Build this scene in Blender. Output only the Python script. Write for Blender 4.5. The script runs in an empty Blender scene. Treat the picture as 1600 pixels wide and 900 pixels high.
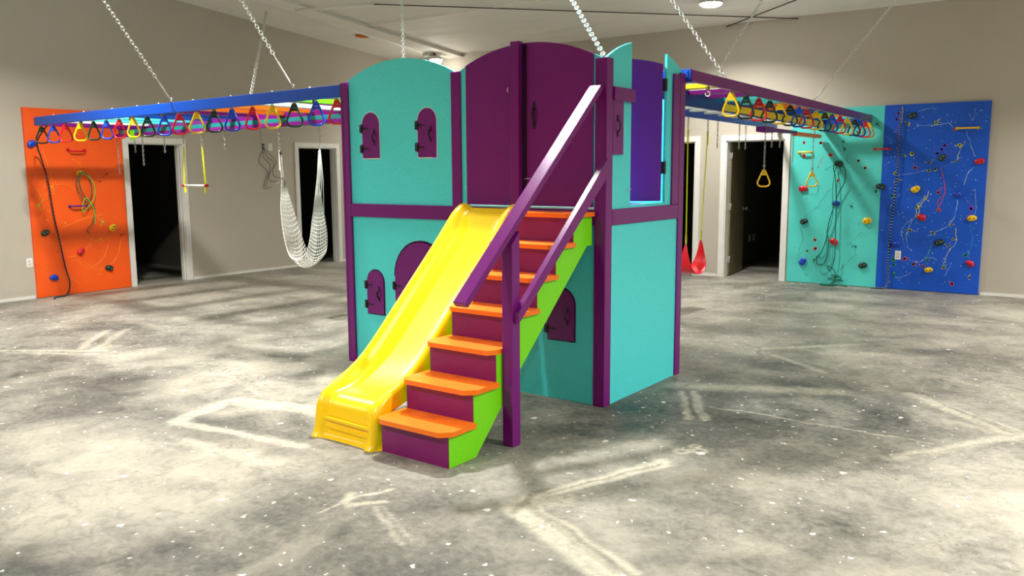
import bpy, bmesh, math, random
from mathutils import Vector, Matrix

# ------------------------------------------------------------------ scene, camera, lights
S = bpy.context.scene
COL = S.collection
S.view_settings.view_transform = 'Standard'
S.view_settings.look = 'None'
S.view_settings.exposure = 0.10
S.view_settings.gamma = 1.0
S.view_settings.use_curve_mapping = False

cam_d = bpy.data.cameras.new('camera')
cam_d.sensor_width = 36.0
cam_d.lens = 1299.8 / 1600 * 36.0
cam_d.clip_end = 200
cam = bpy.data.objects.new('camera', cam_d)
COL.objects.link(cam)
_R = Matrix(((0.8157715, -0.0754012, 0.5734383), (0.5783467, 0.1160223, -0.8074985), (-0.0056452, 0.9903805, 0.1382557)))
cam.matrix_world = Matrix.Translation((2.6784, -4.8422, 1.5956)) @ _R.to_4x4()
S.camera = cam

world = bpy.data.worlds.new('world')
S.world = world
world.use_nodes = True
world.node_tree.nodes['Background'].inputs[0].default_value = (0.9, 0.95, 1.0, 1)
world.node_tree.nodes['Background'].inputs[1].default_value = 0.05

CEIL_SLOPE = 0.085
BACK_Y = 7.23
LEFT_X = -8.58
def ceil_z(y):
    return 3.71 + CEIL_SLOPE * (BACK_Y - y)

# high-bay lamps hanging under the roof, (x, y, drop below the ceiling, watts, light colour)
LAMPS = [
    (-1.72, 5.88, 0.05, 82, (1.0, 0.975, 0.92)),
    (-7.22, 6.80, 0.15, 40, (1.0, 0.975, 0.92)),
    (-1.40, 0.35, 0.12, 190, (1.0, 0.975, 0.92)),
    (-5.60, -0.40, 0.12, 190, (1.0, 0.97, 0.91)),
    (4.40, 5.20, 0.12, 190, (1.0, 0.965, 0.90)),
    (4.80, -0.30, 0.12, 300, (1.0, 0.975, 0.93)),
    (-1.60, -5.60, 0.12, 170, (1.0, 0.975, 0.93)),
    (-6.40, -5.60, 0.12, 140, (1.0, 0.97, 0.92)),
    (4.60, -6.00, 0.12, 180, (1.0, 0.975, 0.93)),
]
LAMP_SPREAD = math.radians(136)      # the shades cut off the light close under the roof

# ------------------------------------------------------------------ materials
def srgb(r, g, b):
    f = lambda c: (c / 255 / 12.92) if c / 255 <= 0.04045 else ((c / 255 + 0.055) / 1.055) ** 2.4
    return (f(r), f(g), f(b), 1)

def mat(name, rgb, rough=0.5, metal=0.0, noise=0.0, nscale=60.0, bump=0.0, bscale=200.0, emit=0.0, spec=0.5):
    m = bpy.data.materials.new(name)
    m.use_nodes = True
    nt = m.node_tree
    b = nt.nodes['Principled BSDF']
    c = srgb(*rgb)
    b.inputs['Base Color'].default_value = c
    b.inputs['Roughness'].default_value = rough
    b.inputs['Metallic'].default_value = metal
    b.inputs['Specular IOR Level'].default_value = spec
    if emit:
        b.inputs['Emission Color'].default_value = c
        b.inputs['Emission Strength'].default_value = emit
    if noise or bump:
        tc = nt.nodes.new('ShaderNodeTexCoord')
    if noise:
        n = nt.nodes.new('ShaderNodeTexNoise')
        n.inputs['Scale'].default_value = nscale
        n.inputs['Detail'].default_value = 4
        nt.links.new(tc.outputs['Object'], n.inputs['Vector'])
        r = nt.nodes.new('ShaderNodeMapRange')
        r.inputs[1].default_value = 0.3
        r.inputs[2].default_value = 0.7
        r.inputs[3].default_value = 1 - noise
        r.inputs[4].default_value = 1 + noise
        nt.links.new(n.outputs[0], r.inputs[0])
        mx = nt.nodes.new('ShaderNodeVectorMath')
        mx.operation = 'SCALE'
        mx.inputs[0].default_value = c[:3]
        nt.links.new(r.outputs[0], mx.inputs['Scale'])
        nt.links.new(mx.outputs[0], b.inputs['Base Color'])
    if bump:
        n2 = nt.nodes.new('ShaderNodeTexNoise')
        n2.inputs['Scale'].default_value = bscale
        n2.inputs['Detail'].default_value = 3
        nt.links.new(tc.outputs['Object'], n2.inputs['Vector'])
        bp = nt.nodes.new('ShaderNodeBump')
        bp.inputs['Strength'].default_value = bump
        bp.inputs['Distance'].default_value = 0.01
        nt.links.new(n2.outputs[0], bp.inputs['Height'])
        nt.links.new(bp.outputs[0], b.inputs['Normal'])
    return m

CYAN = mat('cyan_board', (78, 226, 230), 0.42, noise=0.06, nscale=90, bump=0.12, bscale=260)
PURPLE_BOUNCE = mat('purple_board_bounce', (124, 8, 98), 0.4, noise=0.08, nscale=90, bump=0.1, bscale=260)  # purple with the reddish bounce off the orange treads painted in
VIOLET = mat('violet_board', (98, 22, 150), 0.36, noise=0.05, nscale=90, bump=0.1, bscale=260)
EDGE = mat('cyan_edge_highlight', (170, 230, 235), 0.4)  # cyan lightened to paint in the highlight along the threshold
PURPLE = mat('purple_board', (116, 16, 118), 0.27, noise=0.08, nscale=90, bump=0.12, bscale=260, spec=0.4)
BLUE = mat('blue_board', (0, 74, 184), 0.36, noise=0.05, nscale=80, bump=0.08, bscale=240)
NAVY = mat('navy_board', (0, 58, 140), 0.4, noise=0.05, nscale=80)
YELLOW = mat('yellow_board', (246, 222, 20), 0.4, noise=0.03)
ORANGE = mat('orange_board', (255, 122, 0), 0.35, noise=0.03, nscale=60)
LIME = mat('lime_board', (122, 226, 12), 0.4, noise=0.03, nscale=60)
TEAL = mat('teal_board', (18, 128, 128), 0.45)
WHITEB = mat('white_board', (225, 228, 225), 0.5)
SLIDE = mat('yellow_slide_plastic', (252, 208, 0), 0.3, noise=0.02, nscale=6, bump=0.03, bscale=14)
R_YEL = mat('yellow_plastic', (245, 196, 14), 0.3)
R_RED = mat('red_plastic', (214, 20, 44), 0.3)
R_BLU = mat('blue_plastic', (20, 70, 200), 0.3)
R_GRN = mat('dark_green_plastic', (8, 46, 38), 0.3)
BLACK = mat('black_metal', (12, 12, 16), 0.4)
ZINC = mat('zinc_plated_steel', (225, 225, 220), 0.3, metal=0.55)
DZINC = mat('dull_zinc_steel', (165, 165, 158), 0.4, metal=0.5)
BRASS = mat('worn_bracket_steel', (120, 104, 74), 0.45, metal=0.6)
WHITE = mat('white_trim_paint', (232, 230, 225), 0.45, noise=0.03, nscale=8)
PLATE = mat('white_cover_plate', (240, 240, 238), 0.4)
PANEL_O = mat('orange_climbing_panel', (252, 92, 10), 0.5, noise=0.04, nscale=3)
PANEL_C = mat('turquoise_climbing_panel', (84, 214, 206), 0.5, noise=0.04, nscale=4)
PANEL_B = mat('blue_climbing_panel', (0, 84, 208), 0.5, noise=0.06, nscale=4)
S_YEL = mat('yellow_splatter', (246, 238, 60), 0.5)
S_LIM = mat('lime_splatter', (96, 222, 70), 0.5)
S_WHT = mat('pale_splatter', (196, 226, 240), 0.5)
S_RED = mat('red_splatter', (236, 80, 60), 0.5)
S_PNK = mat('magenta_splatter', (176, 50, 190), 0.5)
S_DRK = mat('dark_green_splatter', (14, 84, 84), 0.5)
S_ORG = mat('amber_splatter', (255, 150, 30), 0.5)
S_MAR = mat('maroon_splatter', (170, 30, 20), 0.5)
DOORLEAF = mat('olive_door_paint', (120, 112, 84), 0.5, noise=0.06, nscale=5)
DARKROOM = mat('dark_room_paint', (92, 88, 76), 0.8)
ROPE_G = mat('green_rope', (14, 98, 80), 0.8)
ROPE_D = mat('dark_rope', (14, 16, 22), 0.8)
ROPE_W = mat('white_cotton_cord', (236, 234, 226), 0.8)
ROPE_Y = mat('yellow_webbing', (226, 224, 30), 0.6)
RUBBER = mat('red_swing_rubber', (222, 14, 34), 0.4)
TAG_O = mat('orange_tag', (216, 110, 20), 0.6)
CEILBEAM = mat('painted_roof_steel', (244, 241, 232), 0.6)
SEAM = mat('dark_rod', (70, 66, 56), 0.7)
LAMPBODY = mat('lamp_housing', (210, 210, 205), 0.4)
GLOW = mat('lamp_glow', (255, 250, 238), 0.5, emit=40)

def wall_material(name, rgb):
    m = mat(name, rgb, 0.75, noise=0.03, nscale=1.3, bump=0.15, bscale=120)
    return m
WALL = wall_material('beige_wall_paint', (190, 182, 168))

# ---- ceiling: pale insulation facing with wrinkles
def ceiling_material():
    m = mat('pale_roof_insulation', (240, 238, 230), 0.7, noise=0.04, nscale=0.8)
    nt = m.node_tree
    b = nt.nodes['Principled BSDF']
    tc = nt.nodes.new('ShaderNodeTexCoord')
    mp = nt.nodes.new('ShaderNodeMapping')
    mp.inputs['Scale'].default_value = (0.5, 1.6, 1)
    nt.links.new(tc.outputs['Object'], mp.inputs['Vector'])
    n = nt.nodes.new('ShaderNodeTexNoise')
    n.inputs['Scale'].default_value = 1.3
    n.inputs['Detail'].default_value = 5
    n.inputs['Distortion'].default_value = 0.6
    nt.links.new(mp.outputs[0], n.inputs['Vector'])
    bp = nt.nodes.new('ShaderNodeBump')
    bp.inputs['Strength'].default_value = 0.6
    bp.inputs['Distance'].default_value = 0.12
    nt.links.new(n.outputs[0], bp.inputs['Height'])
    nt.links.new(bp.outputs[0], b.inputs['Normal'])
    return m
CEIL = ceiling_material()

# ---- floor: bare concrete, with plaster dust, chalky tracks, stains and some painted castle shade
# (x1, y1, x2, y2, half width, softness, strength)
LIGHT_TRACKS = [
    (0.47, -1.62, 0.79, -0.76, 0.015, 0.05, 0.8), (0.51, -1.60, 0.83, -0.80, 0.006, 0.02, 0.7), (0.50, -1.74, 1.25, -2.12, 0.035, 0.06, 0.85), (0.55, -1.66, 1.25, -1.98, 0.008, 0.02, 0.8), (0.46, -1.70, 0.62, -1.52, 0.04, 0.06, 0.5),
    (0.26, 0.68, 0.59, 0.09, 0.008, 0.03, 0.5), (0.23, 2.45, 0.96, 3.18, 0.01, 0.06, 0.45), (0.43, 2.27, 0.97, 1.87, 0.01, 0.05, 0.45),
    (0.17, 0.84, 1.20, 1.32, 0.02, 0.13, 0.5), (1.63, 1.55, 2.36, 0.86, 0.015, 0.05, 0.5), (1.82, 0.03, 2.37, 0.90, 0.01, 0.07, 0.5), (1.70, 1.58, 2.42, 0.92, 0.004, 0.02, 0.4),
    (0.58, 0.44, 1.94, 0.43, 0.002, 0.012, 0.5), (-2.12, -1.85, -1.08, -1.71, 0.02, 0.05, 0.75), (-2.15, -1.83, -2.27, -1.30, 0.03, 0.07, 0.8),
    (-2.24, -1.32, -1.57, -1.15, 0.07, 0.05, 0.75), (-1.72, -2.04, -0.96, -1.99, 0.01, 0.09, 0.5),
    (-0.27, -2.12, -0.17, -1.91, 0.006, 0.02, 0.8), (-0.20, -2.17, -0.08, -2.04, 0.006, 0.03, 0.7), (-0.24, -2.16, -0.30, -2.05, 0.008, 0.03, 0.6),
    (-0.07, -2.13, 0.31, -2.33, 0.003, 0.02, 0.5), (-0.05, -2.10, 0.33, -2.28, 0.002, 0.012, 0.5), (-0.25, -2.30, -0.27, -2.12, 0.002, 0.012, 0.7),
    (-5.47, -1.47, -4.68, -0.94, 0.01, 0.06, 0.45), (-4.81, -0.93, -5.50, -0.25, 0.01, 0.06, 0.4), (-4.95, -1.0, -5.6, -0.4, 0.01, 0.05, 0.45), (-5.3, -1.47, -4.6, -1.05, 0.01, 0.05, 0.35),
    (0.33, 0.74, 0.66, 0.14, 0.015, 0.03, 0.5),
]
DARK_TRACKS = [
    (0.48, -1.56, 0.79, -0.81, 0.004, 0.014, 0.5), (0.50, -1.78, 0.46, -1.44, 0.010, 0.02, 0.5), (0.54, -1.66, 1.15, -1.97, 0.004, 0.016, 0.4),
    (0.58, -1.72, 1.18, -2.04, 0.003, 0.012, 0.3),
    (0.29, 0.71, 0.62, 0.11, 0.004, 0.015, 0.45), (0.25, 0.66, 0.56, 0.06, 0.004, 0.015, 0.35), (0.21, 2.5, 0.38, 2.08, 0.008, 0.03, 0.35), (0.23, 0.66, 0.23, 0.93, 0.006, 0.02, 0.4),
    (1.81, 1.47, 2.35, 0.89, 0.004, 0.016, 0.35), (1.9, 0.10, 2.2, 0.6, 0.003, 0.015, 0.25), (1.76, 0.10, 1.86, -0.02, 0.006, 0.02, 0.35),
    (-1.98, -1.95, -1.2, -1.82, 0.05, 0.05, 0.22),
]
# (x, y, rx, ry-ish merged radius, softness, strength)
LIGHT_BLOBS = [
    (-1.45, -2.52, 0.42, 0.35, 0.8), (-1.05, -2.25, 0.25, 0.3, 0.6), (-1.75, -2.85, 0.1, 0.4, 0.6), (-2.35, -2.40, 0.15, 0.3, 0.6), (-2.05, -2.45, 0.1, 0.4, 0.6), (-2.95, -0.70, 0.28, 0.4, 0.75), (-2.25, -0.85, 0.2, 0.35, 0.75), (-1.75, -1.0, 0.2, 0.3, 0.6),
    (-7.44, 1.82, 0.6, 1.2, 0.5), (-6.2, 3.2, 0.5, 1.2, 0.5), (1.61, 4.28, 0.4, 0.7, 0.5), (2.24, -0.19, 0.2, 0.6, 0.55), (2.6, -0.9, 0.3, 0.6, 0.5), (1.08, 5.81, 0.6, 0.9, 0.5),
    (0.88, -1.93, 0.04, 0.22, 0.55), (-1.09, 4.38, 0.3, 0.6, 0.5), (2.1, 1.9, 0.2, 0.7, 0.5), (0.88, -0.66, 0.05, 0.15, 0.6), (2.3, -1.9, 0.1, 0.5, 0.35), (-4.2, -2.6, 0.2, 0.7, 0.35), (1.3, 2.6, 0.1, 0.6, 0.35),
]
DARK_BLOBS = [  # blobs beside the castle and steps are shade painted into the concrete
    (0.25, -0.30, 0.25, 0.35, 0.7), (0.45, 0.10, 0.1, 0.35, 0.6), (-0.02, -1.70, 0.1, 0.35, 0.45), (0.1, -0.8, 0.2, 0.3, 0.5), (-1.11, -3.07, 0.15, 0.4, 0.5), (-3.70, -1.75, 0.15, 0.4, 0.5), (-3.1, -1.75, 0.1, 0.35, 0.4),
    (-1.09, -2.02, 0.08, 0.25, 0.55), (-0.75, -2.05, 0.1, 0.25, 0.5), (0.42, 1.82, 0.15, 0.3, 0.6), (0.45, 0.95, 0.1, 0.25, 0.5), (1.11, 0.75, 0.3, 0.5, 0.4), (1.3, 0.2, 0.2, 0.4, 0.35), (-1.14, -0.83, 0.1, 0.15, 0.35), (-1.75, -1.42, 0.15, 0.15, 0.45), (-1.35, -1.4, 0.12, 0.15, 0.45),
    (0.52, -2.02, 0.1, 0.3, 0.4), (0.1, -2.5, 0.2, 0.4, 0.3), (0.9, -1.3, 0.12, 0.3, 0.35), (-0.78, 3.55, 0.1, 0.3, 0.4), (-4.9, -0.4, 0.3, 0.6, 0.35), (-4.4, -1.6, 0.2, 0.5, 0.4), (1.3, -1.0, 0.15, 0.4, 0.3),
    (-2.39, -0.52, 0.15, 0.02, 0.6), (-2.83, -1.21, 0.13, 0.03, 0.4), (-2.5, -1.08, 0.13, 0.03, 0.4),
]
RINGS = [(0.80, -0.53, 0.036), (0.885, -0.46, 0.034), (0.83, -0.40, 0.026), (0.84, -0.49, 0.022)]

def floor_material():
    m = bpy.data.materials.new('bare_concrete')
    m.use_nodes = True
    nt = m.node_tree; N, L = nt.nodes, nt.links
    b = N['Principled BSDF']
    tc = N.new('ShaderNodeTexCoord')
    P0 = tc.outputs['Object']
    def noise(scale, detail=4, dist=0.0, vec=P0, rough=0.55):
        n = N.new('ShaderNodeTexNoise')
        n.inputs['Scale'].default_value = scale
        n.inputs['Detail'].default_value = detail
        n.inputs['Distortion'].default_value = dist
        n.inputs['Roughness'].default_value = rough
        L.new(vec, n.inputs['Vector'])
        return n
    def rng(src, a, b_, c=0.0, d=1.0, smooth=False):
        n = N.new('ShaderNodeMapRange')
        if smooth: n.interpolation_type = 'SMOOTHSTEP'
        L.new(src, n.inputs[0])
        for k, v in zip((1, 2, 3, 4), (a, b_, c, d)): n.inputs[k].default_value = v
        return n.outputs[0]
    def mth(op, a, b_=None, clamp=False):
        n = N.new('ShaderNodeMath'); n.operation = op; n.use_clamp = clamp
        for k, x in enumerate((a, b_)):
            if x is None: continue
            if isinstance(x, (int, float)): n.inputs[k].default_value = x
            else: L.new(x, n.inputs[k])
        return n.outputs[0]
    # wobbling coordinates so that the stains have ragged edges
    def wobble(scale, amt, detail=4):
        nz = noise(scale, detail)
        s1 = N.new('ShaderNodeVectorMath'); s1.operation = 'SUBTRACT'
        L.new(nz.outputs['Color'], s1.inputs[0]); s1.inputs[1].default_value = (0.5, 0.5, 0.5)
        s2 = N.new('ShaderNodeVectorMath'); s2.operation = 'MULTIPLY'
        L.new(s1.outputs[0], s2.inputs[0]); s2.inputs[1].default_value = (amt, amt, 0)
        s3 = N.new('ShaderNodeVectorMath'); s3.operation = 'ADD'
        L.new(P0, s3.inputs[0]); L.new(s2.outputs[0], s3.inputs[1])
        return s3.outputs[0]
    PF = P0
    at = N.new('ShaderNodeAttribute'); at.attribute_name = 'marks'
    sp_ = N.new('ShaderNodeSeparateColor'); L.new(at.outputs['Color'], sp_.inputs[0])
    lt, dt, lb = sp_.outputs[0], sp_.outputs[1], sp_.outputs[2]
    db = at.outputs['Alpha']
    # base tone
    big = noise(0.55, 6, 0.8)
    mid = noise(2.6, 8, 0.6, rough=0.65)
    mp = N.new('ShaderNodeMapping'); mp.inputs['Scale'].default_value = (1.0, 1.0, 1.0); mp.inputs['Rotation'].default_value = (0, 0, 0.6)
    L.new(P0, mp.inputs['Vector'])
    fine = noise(26, 6, 0.3, rough=0.7)
    tone = mth('ADD', mth('MULTIPLY', rng(big.outputs[0], 0.35, 0.65), 0.45), mth('MULTIPLY', rng(mid.outputs[0], 0.3, 0.7), 0.42))
    tone = mth('ADD', tone, mth('MULTIPLY', rng(fine.outputs[0], 0.28, 0.72), 0.34))
    mid2 = noise(9.0, 9, 1.2, rough=0.75)
    tone = mth('ADD', tone, mth('SUBTRACT', mth('MULTIPLY', rng(mid2.outputs[0], 0.3, 0.7), 0.36), 0.22))
    tone = mth('SUBTRACT', tone, mth('MULTIPLY', db, 0.48))
    ramp = N.new('ShaderNodeValToRGB')
    cr = ramp.color_ramp
    cr.elements[0].position = 0.0; cr.elements[0].color = srgb(60, 60, 54)
    cr.elements[1].position = 1.0; cr.elements[1].color = srgb(166, 163, 152)
    for p, c in ((0.3, (98, 97, 90)), (0.6, (132, 129, 119))):
        e = cr.elements.new(p); e.color = srgb(*c)
    L.new(tone, ramp.inputs[0])
    def mixc(fac, a, bcol):
        n = N.new('ShaderNodeMix'); n.data_type = 'RGBA'
        L.new(fac, n.inputs[0]); L.new(a, n.inputs[6])
        if isinstance(bcol, tuple): n.inputs[7].default_value = bcol
        else: L.new(bcol, n.inputs[7])
        return n.outputs[2]
    col = ramp.outputs[0]
    # plaster dust
    dustn = rng(mid.outputs[0], 0.25, 0.6, 0.35, 1.0)
    dust = mth('MULTIPLY', mth('MULTIPLY', lb, dustn), rng(mid2.outputs[0], 0.30, 0.52, 0.45, 1.0), True)
    col = mixc(mth('MULTIPLY', dust, 0.85), col, srgb(196, 190, 174))
    col = mixc(mth('MULTIPLY', lt, mth('MULTIPLY', rng(fine.outputs[0], 0.3, 0.6, 0.5, 1.0), rng(mid2.outputs[0], 0.28, 0.5, 0.45, 1.0)), True), col, srgb(206, 200, 180))
    col = mixc(dt, col, srgb(84, 78, 60))
    # soft cloudy smears everywhere
    sm = N.new('ShaderNodeTexNoise'); sm.inputs['Scale'].default_value = 1.1; sm.inputs['Detail'].default_value = 7; sm.inputs['Distortion'].default_value = 1.4
    L.new(mp.outputs[0], sm.inputs['Vector'])
    col = mixc(mth('MULTIPLY', rng(sm.outputs[0], 0.50, 0.74, 0, 1, True), 0.35), col, srgb(184, 178, 160))
    # small paint and plaster spots
    for scale, thr, seed in ((4.0, 0.05, 0), (9.0, 0.065, 3.3), (1.6, 0.035, 7.7)):
        off = N.new('ShaderNodeVectorMath'); off.operation = 'ADD'; off.inputs[1].default_value = (seed, seed, 0)
        L.new(wobble(22.0, 0.06, 2), off.inputs[0])
        v = N.new('ShaderNodeTexVoronoi'); v.voronoi_dimensions = '2D'; v.inputs['Scale'].default_value = scale
        L.new(off.outputs[0], v.inputs['Vector'])
        spot = rng(v.outputs['Distance'], thr, thr * 0.75)
        sep = N.new('ShaderNodeSeparateColor'); L.new(v.outputs['Color'], sep.inputs[0])
        keep = mth('GREATER_THAN', sep.outputs[0], 0.72)
        col = mixc(mth('MULTIPLY', mth('MULTIPLY', spot, keep), 0.75), col, srgb(235, 232, 220))
    # dark specks and scrapes
    dk = noise(48, 3, 1.0)
    sepm = rng(noise(1.7, 3).outputs[0], 0.5, 0.62)
    col = mixc(mth('MULTIPLY', mth('MULTIPLY', rng(dk.outputs[0], 0.58, 0.68), sepm), 0.6), col, srgb(74, 68, 56))
    L.new(col, b.inputs['Base Color'])
    rr = rng(mid.outputs[0], 0.3, 0.7, 0.42, 0.7)
    L.new(rr, b.inputs['Roughness'])
    b.inputs['Specular IOR Level'].default_value = 0.35
    bp = N.new('ShaderNodeBump'); bp.inputs['Strength'].default_value = 0.25; bp.inputs['Distance'].default_value = 0.01
    L.new(mth('ADD', fine.outputs[0], mth('MULTIPLY', mid.outputs[0], 2.0)), bp.inputs['Height'])
    L.new(bp.outputs[0], b.inputs['Normal'])
    return m
FLOOR = floor_material()

# ------------------------------------------------------------------ mesh helpers
TH = -0.0154                     # the castle stands very slightly turned against the room
def T(p):
    c, s = math.cos(TH), math.sin(TH)
    return Vector((p[0] * c - p[1] * s, p[0] * s + p[1] * c, p[2]))

class MB:
    """collects shapes; build() links them as one mesh object."""
    def __init__(self):
        self.bm = bmesh.new(); self.mats = []; self.cur = 0
    def use(self, m):
        if m not in self.mats: self.mats.append(m)
        self.cur = self.mats.index(m); return self
    def _faces(self, verts, faces, smooth=False):
        vs = [self.bm.verts.new(v) for v in verts]
        out = []
        for f in faces:
            try: fc = self.bm.faces.new([vs[i] for i in f])
            except ValueError: continue
            fc.material_index = self.cur; fc.smooth = smooth; out.append(fc)
        return vs, out
    def hexa(self, c, bevel=0.0):
        f = [(0, 3, 2, 1), (4, 5, 6, 7), (0, 1, 5, 4), (1, 2, 6, 5), (2, 3, 7, 6), (3, 0, 4, 7)]
        vs, fs = self._faces(c, f)
        if bevel:
            es = list({e for x in fs for e in x.edges})
            r = bmesh.ops.bevel(self.bm, geom=es, offset=bevel, segments=2, affect='EDGES', profile=0.6)
            for x in r['faces']: x.material_index = self.cur
        return self
    def box(self, a, b, bevel=0.0):
        x0, y0, z0 = a; x1, y1, z1 = b
        x0, x1 = sorted((x0, x1)); y0, y1 = sorted((y0, y1)); z0, z1 = sorted((z0, z1))
        return self.hexa([(x0, y0, z0), (x1, y0, z0), (x1, y1, z0), (x0, y1, z0), (x0, y0, z1), (x1, y0, z1), (x1, y1, z1), (x0, y1, z1)], bevel)
    def prism(self, pts, axis, lo, hi, bevel=0.0):
        """pts: outline in the two other axes; extruded along axis from lo to hi."""
        def mk(p, t):
            if axis == 0: return (t, p[0], p[1])
            if axis == 1: return (p[0], t, p[1])
            return (p[0], p[1], t)
        n = len(pts)
        vs = [mk(p, lo) for p in pts] + [mk(p, hi) for p in pts]
        fs = [tuple(range(n))[::-1], tuple(range(n, 2 * n))] + [(i, (i + 1) % n, n + (i + 1) % n, n + i) for i in range(n)]
        v, f = self._faces(vs, fs)
        if bevel:
            es = [e for e in {e for x in f for e in x.edges} if len(e.link_faces) == 2 and e.calc_face_angle(0) > 0.5]
            r = bmesh.ops.bevel(self.bm, geom=es, offset=bevel, segments=2, affect='EDGES', profile=0.6)
            for x in r['faces']: x.material_index = self.cur
        return self
    def tube(self, pts, r, n=8, closed=False, smooth=True, caps=True):
        pts = [Vector(p) for p in pts]
        if isinstance(r, (int, float)): r = [r] * len(pts)
        m = len(pts); rings = []
        prev = None
        for i, p in enumerate(pts):
            if closed: t = pts[(i + 1) % m] - pts[i - 1]
            else: t = pts[min(i + 1, m - 1)] - pts[max(i - 1, 0)]
            if t.length < 1e-9: t = Vector((0, 0, 1))
            t.normalize()
            if prev is None:
                a = Vector((0, 0, 1)) if abs(t.z) < 0.9 else Vector((1, 0, 0))
                u = t.cross(a).normalized()
            else:
                u = (prev - t * prev.dot(t))
                u = u.normalized() if u.length > 1e-6 else t.orthogonal().normalized()
            prev = u; w = t.cross(u)
            rings.append([p + (u * math.cos(2 * math.pi * k / n) + w * math.sin(2 * math.pi * k / n)) * r[i] for k in range(n)])
        vs = [v for q in rings for v in q]; fs = []
        for i in range(m if closed else m - 1):
            j = (i + 1) % m
            for k in range(n):
                fs.append((i * n + k, i * n + (k + 1) % n, j * n + (k + 1) % n, j * n + k))
        if not closed and caps:
            fs.append(tuple(range(n))[::-1]); fs.append(tuple((m - 1) * n + k for k in range(n)))
        self._faces(vs, fs, smooth); return self
    def bar(self, a, b, r, n=10):
        return self.tube([a, b], r, n)
    def board(self, a, b, up, w, h, bevel=0.003):
        """a rectangular bar from a to b; w across, h along up."""
        a, b, up = Vector(a), Vector(b), Vector(up)
        t = (b - a).normalized(); side = t.cross(up).normalized(); u = side.cross(t).normalized()
        c = []
        for p in (a, b):
            c.append([p - side * w / 2 - u * h / 2, p + side * w / 2 - u * h / 2, p + side * w / 2 + u * h / 2, p - side * w / 2 + u * h / 2])
        q = c[0] + c[1]
        vs, fs = self._faces([tuple(v) for v in q], [(0, 1, 2, 3), (7, 6, 5, 4), (0, 4, 5, 1), (1, 5, 6, 2), (2, 6, 7, 3), (3, 7, 4, 0)])
        bmesh.ops.recalc_face_normals(self.bm, faces=fs)
        if bevel:
            es = list({e for x in fs for e in x.edges})
            r = bmesh.ops.bevel(self.bm, geom=es, offset=bevel, segments=2, affect='EDGES', profile=0.6)
            for x in r['faces']: x.material_index = self.cur
        return self
    def lathe(self, prof, center=(0, 0, 0), n=24, smooth=True):
        vs = []; fs = []
        for r, z in prof:
            for k in range(n):
                a = 2 * math.pi * k / n
                vs.append((center[0] + r * math.cos(a), center[1] + r * math.sin(a), center[2] + z))
        for i in range(len(prof) - 1):
            for k in range(n):
                fs.append((i * n + k, i * n + (k + 1) % n, (i + 1) * n + (k + 1) % n, (i + 1) * n + k))
        fs.append(tuple(range(n))[::-1]); fs.append(tuple((len(prof) - 1) * n + k for k in range(n)))
        self._faces(vs, fs, smooth); return self
    def blob(self, c, r, squash=(1, 1, 1), seed=0, rough=0.25, rot=0.0, sub=2, normal=None):
        rnd = random.Random(seed)
        q = bmesh.new(); bmesh.ops.create_icosphere(q, subdivisions=sub, radius=1.0)
        lob = [(Vector((rnd.uniform(-1, 1), rnd.uniform(-1, 1), rnd.uniform(-1, 1))).normalized(), rnd.uniform(-rough, rough)) for _ in range(7)]
        vs = []; idx = {}
        for i, v in enumerate(q.verts):
            d = v.co.normalized(); s = 1 + sum(k * max(0, d.dot(l)) ** 3 for l, k in lob)
            p = d * s * r
            p = Vector((p.x * squash[0], p.y * squash[1], p.z * squash[2]))
            vs.append(p); idx[v] = i
        if rot or normal:
            M = normal if normal else Matrix.Identity(3)
            R = M @ Matrix.Rotation(rot, 3, 'Y')
            vs = [R @ v for v in vs]
        fs = [tuple(idx[v] for v in f.verts) for f in q.faces]
        q.free()
        self._faces([tuple(v + Vector(c)) for v in vs], fs, True); return self
    def build(self, name, parent=None, origin=(0, 0, 0), m=None):
        """origin: where the object's own origin lies, in the coordinates the shapes were given in."""
        bm = self.bm
        o0 = Vector(origin)
        for v in bm.verts: v.co -= o0
        bmesh.ops.recalc_face_normals(bm, faces=bm.faces[:])
        me = bpy.data.meshes.new(name); bm.to_mesh(me); bm.free()
        for x in ([m] if m else self.mats): me.materials.append(x)
        o = bpy.data.objects.new(name, me); COL.objects.link(o)
        if parent is not None: o.parent = parent
        return o

def mb(m): return MB().use(m)
def tag(o, label, cat, group=None, kind=None):
    o['label'] = label; o['category'] = cat
    if group: o['group'] = group
    if kind: o['kind'] = kind
    return o
def thing(name, label, cat, loc=(0, 0, 0), rz=0.0, group=None):
    o = bpy.data.objects.new(name, None); o.empty_display_size = 0.1; COL.objects.link(o)
    o.location = loc; o.rotation_euler = (0, 0, rz)
    return tag(o, label, cat, group)
def struct(name, b, m=None):
    o = b.build(name, m=m); o['kind'] = 'structure'; return o
class Tower:
    """a thing modelled in the castle's own axes (x along its front, y into it)."""
    def __init__(self, name, label, cat, base):
        self.base = Vector(base)
        self.root = thing(name, label, cat, T(base), TH)
    def part(self, b, name, parent=None, label=None):
        o = b.build(name, parent or self.root, self.base)
        if label: o['label'] = label
        return o

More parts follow.
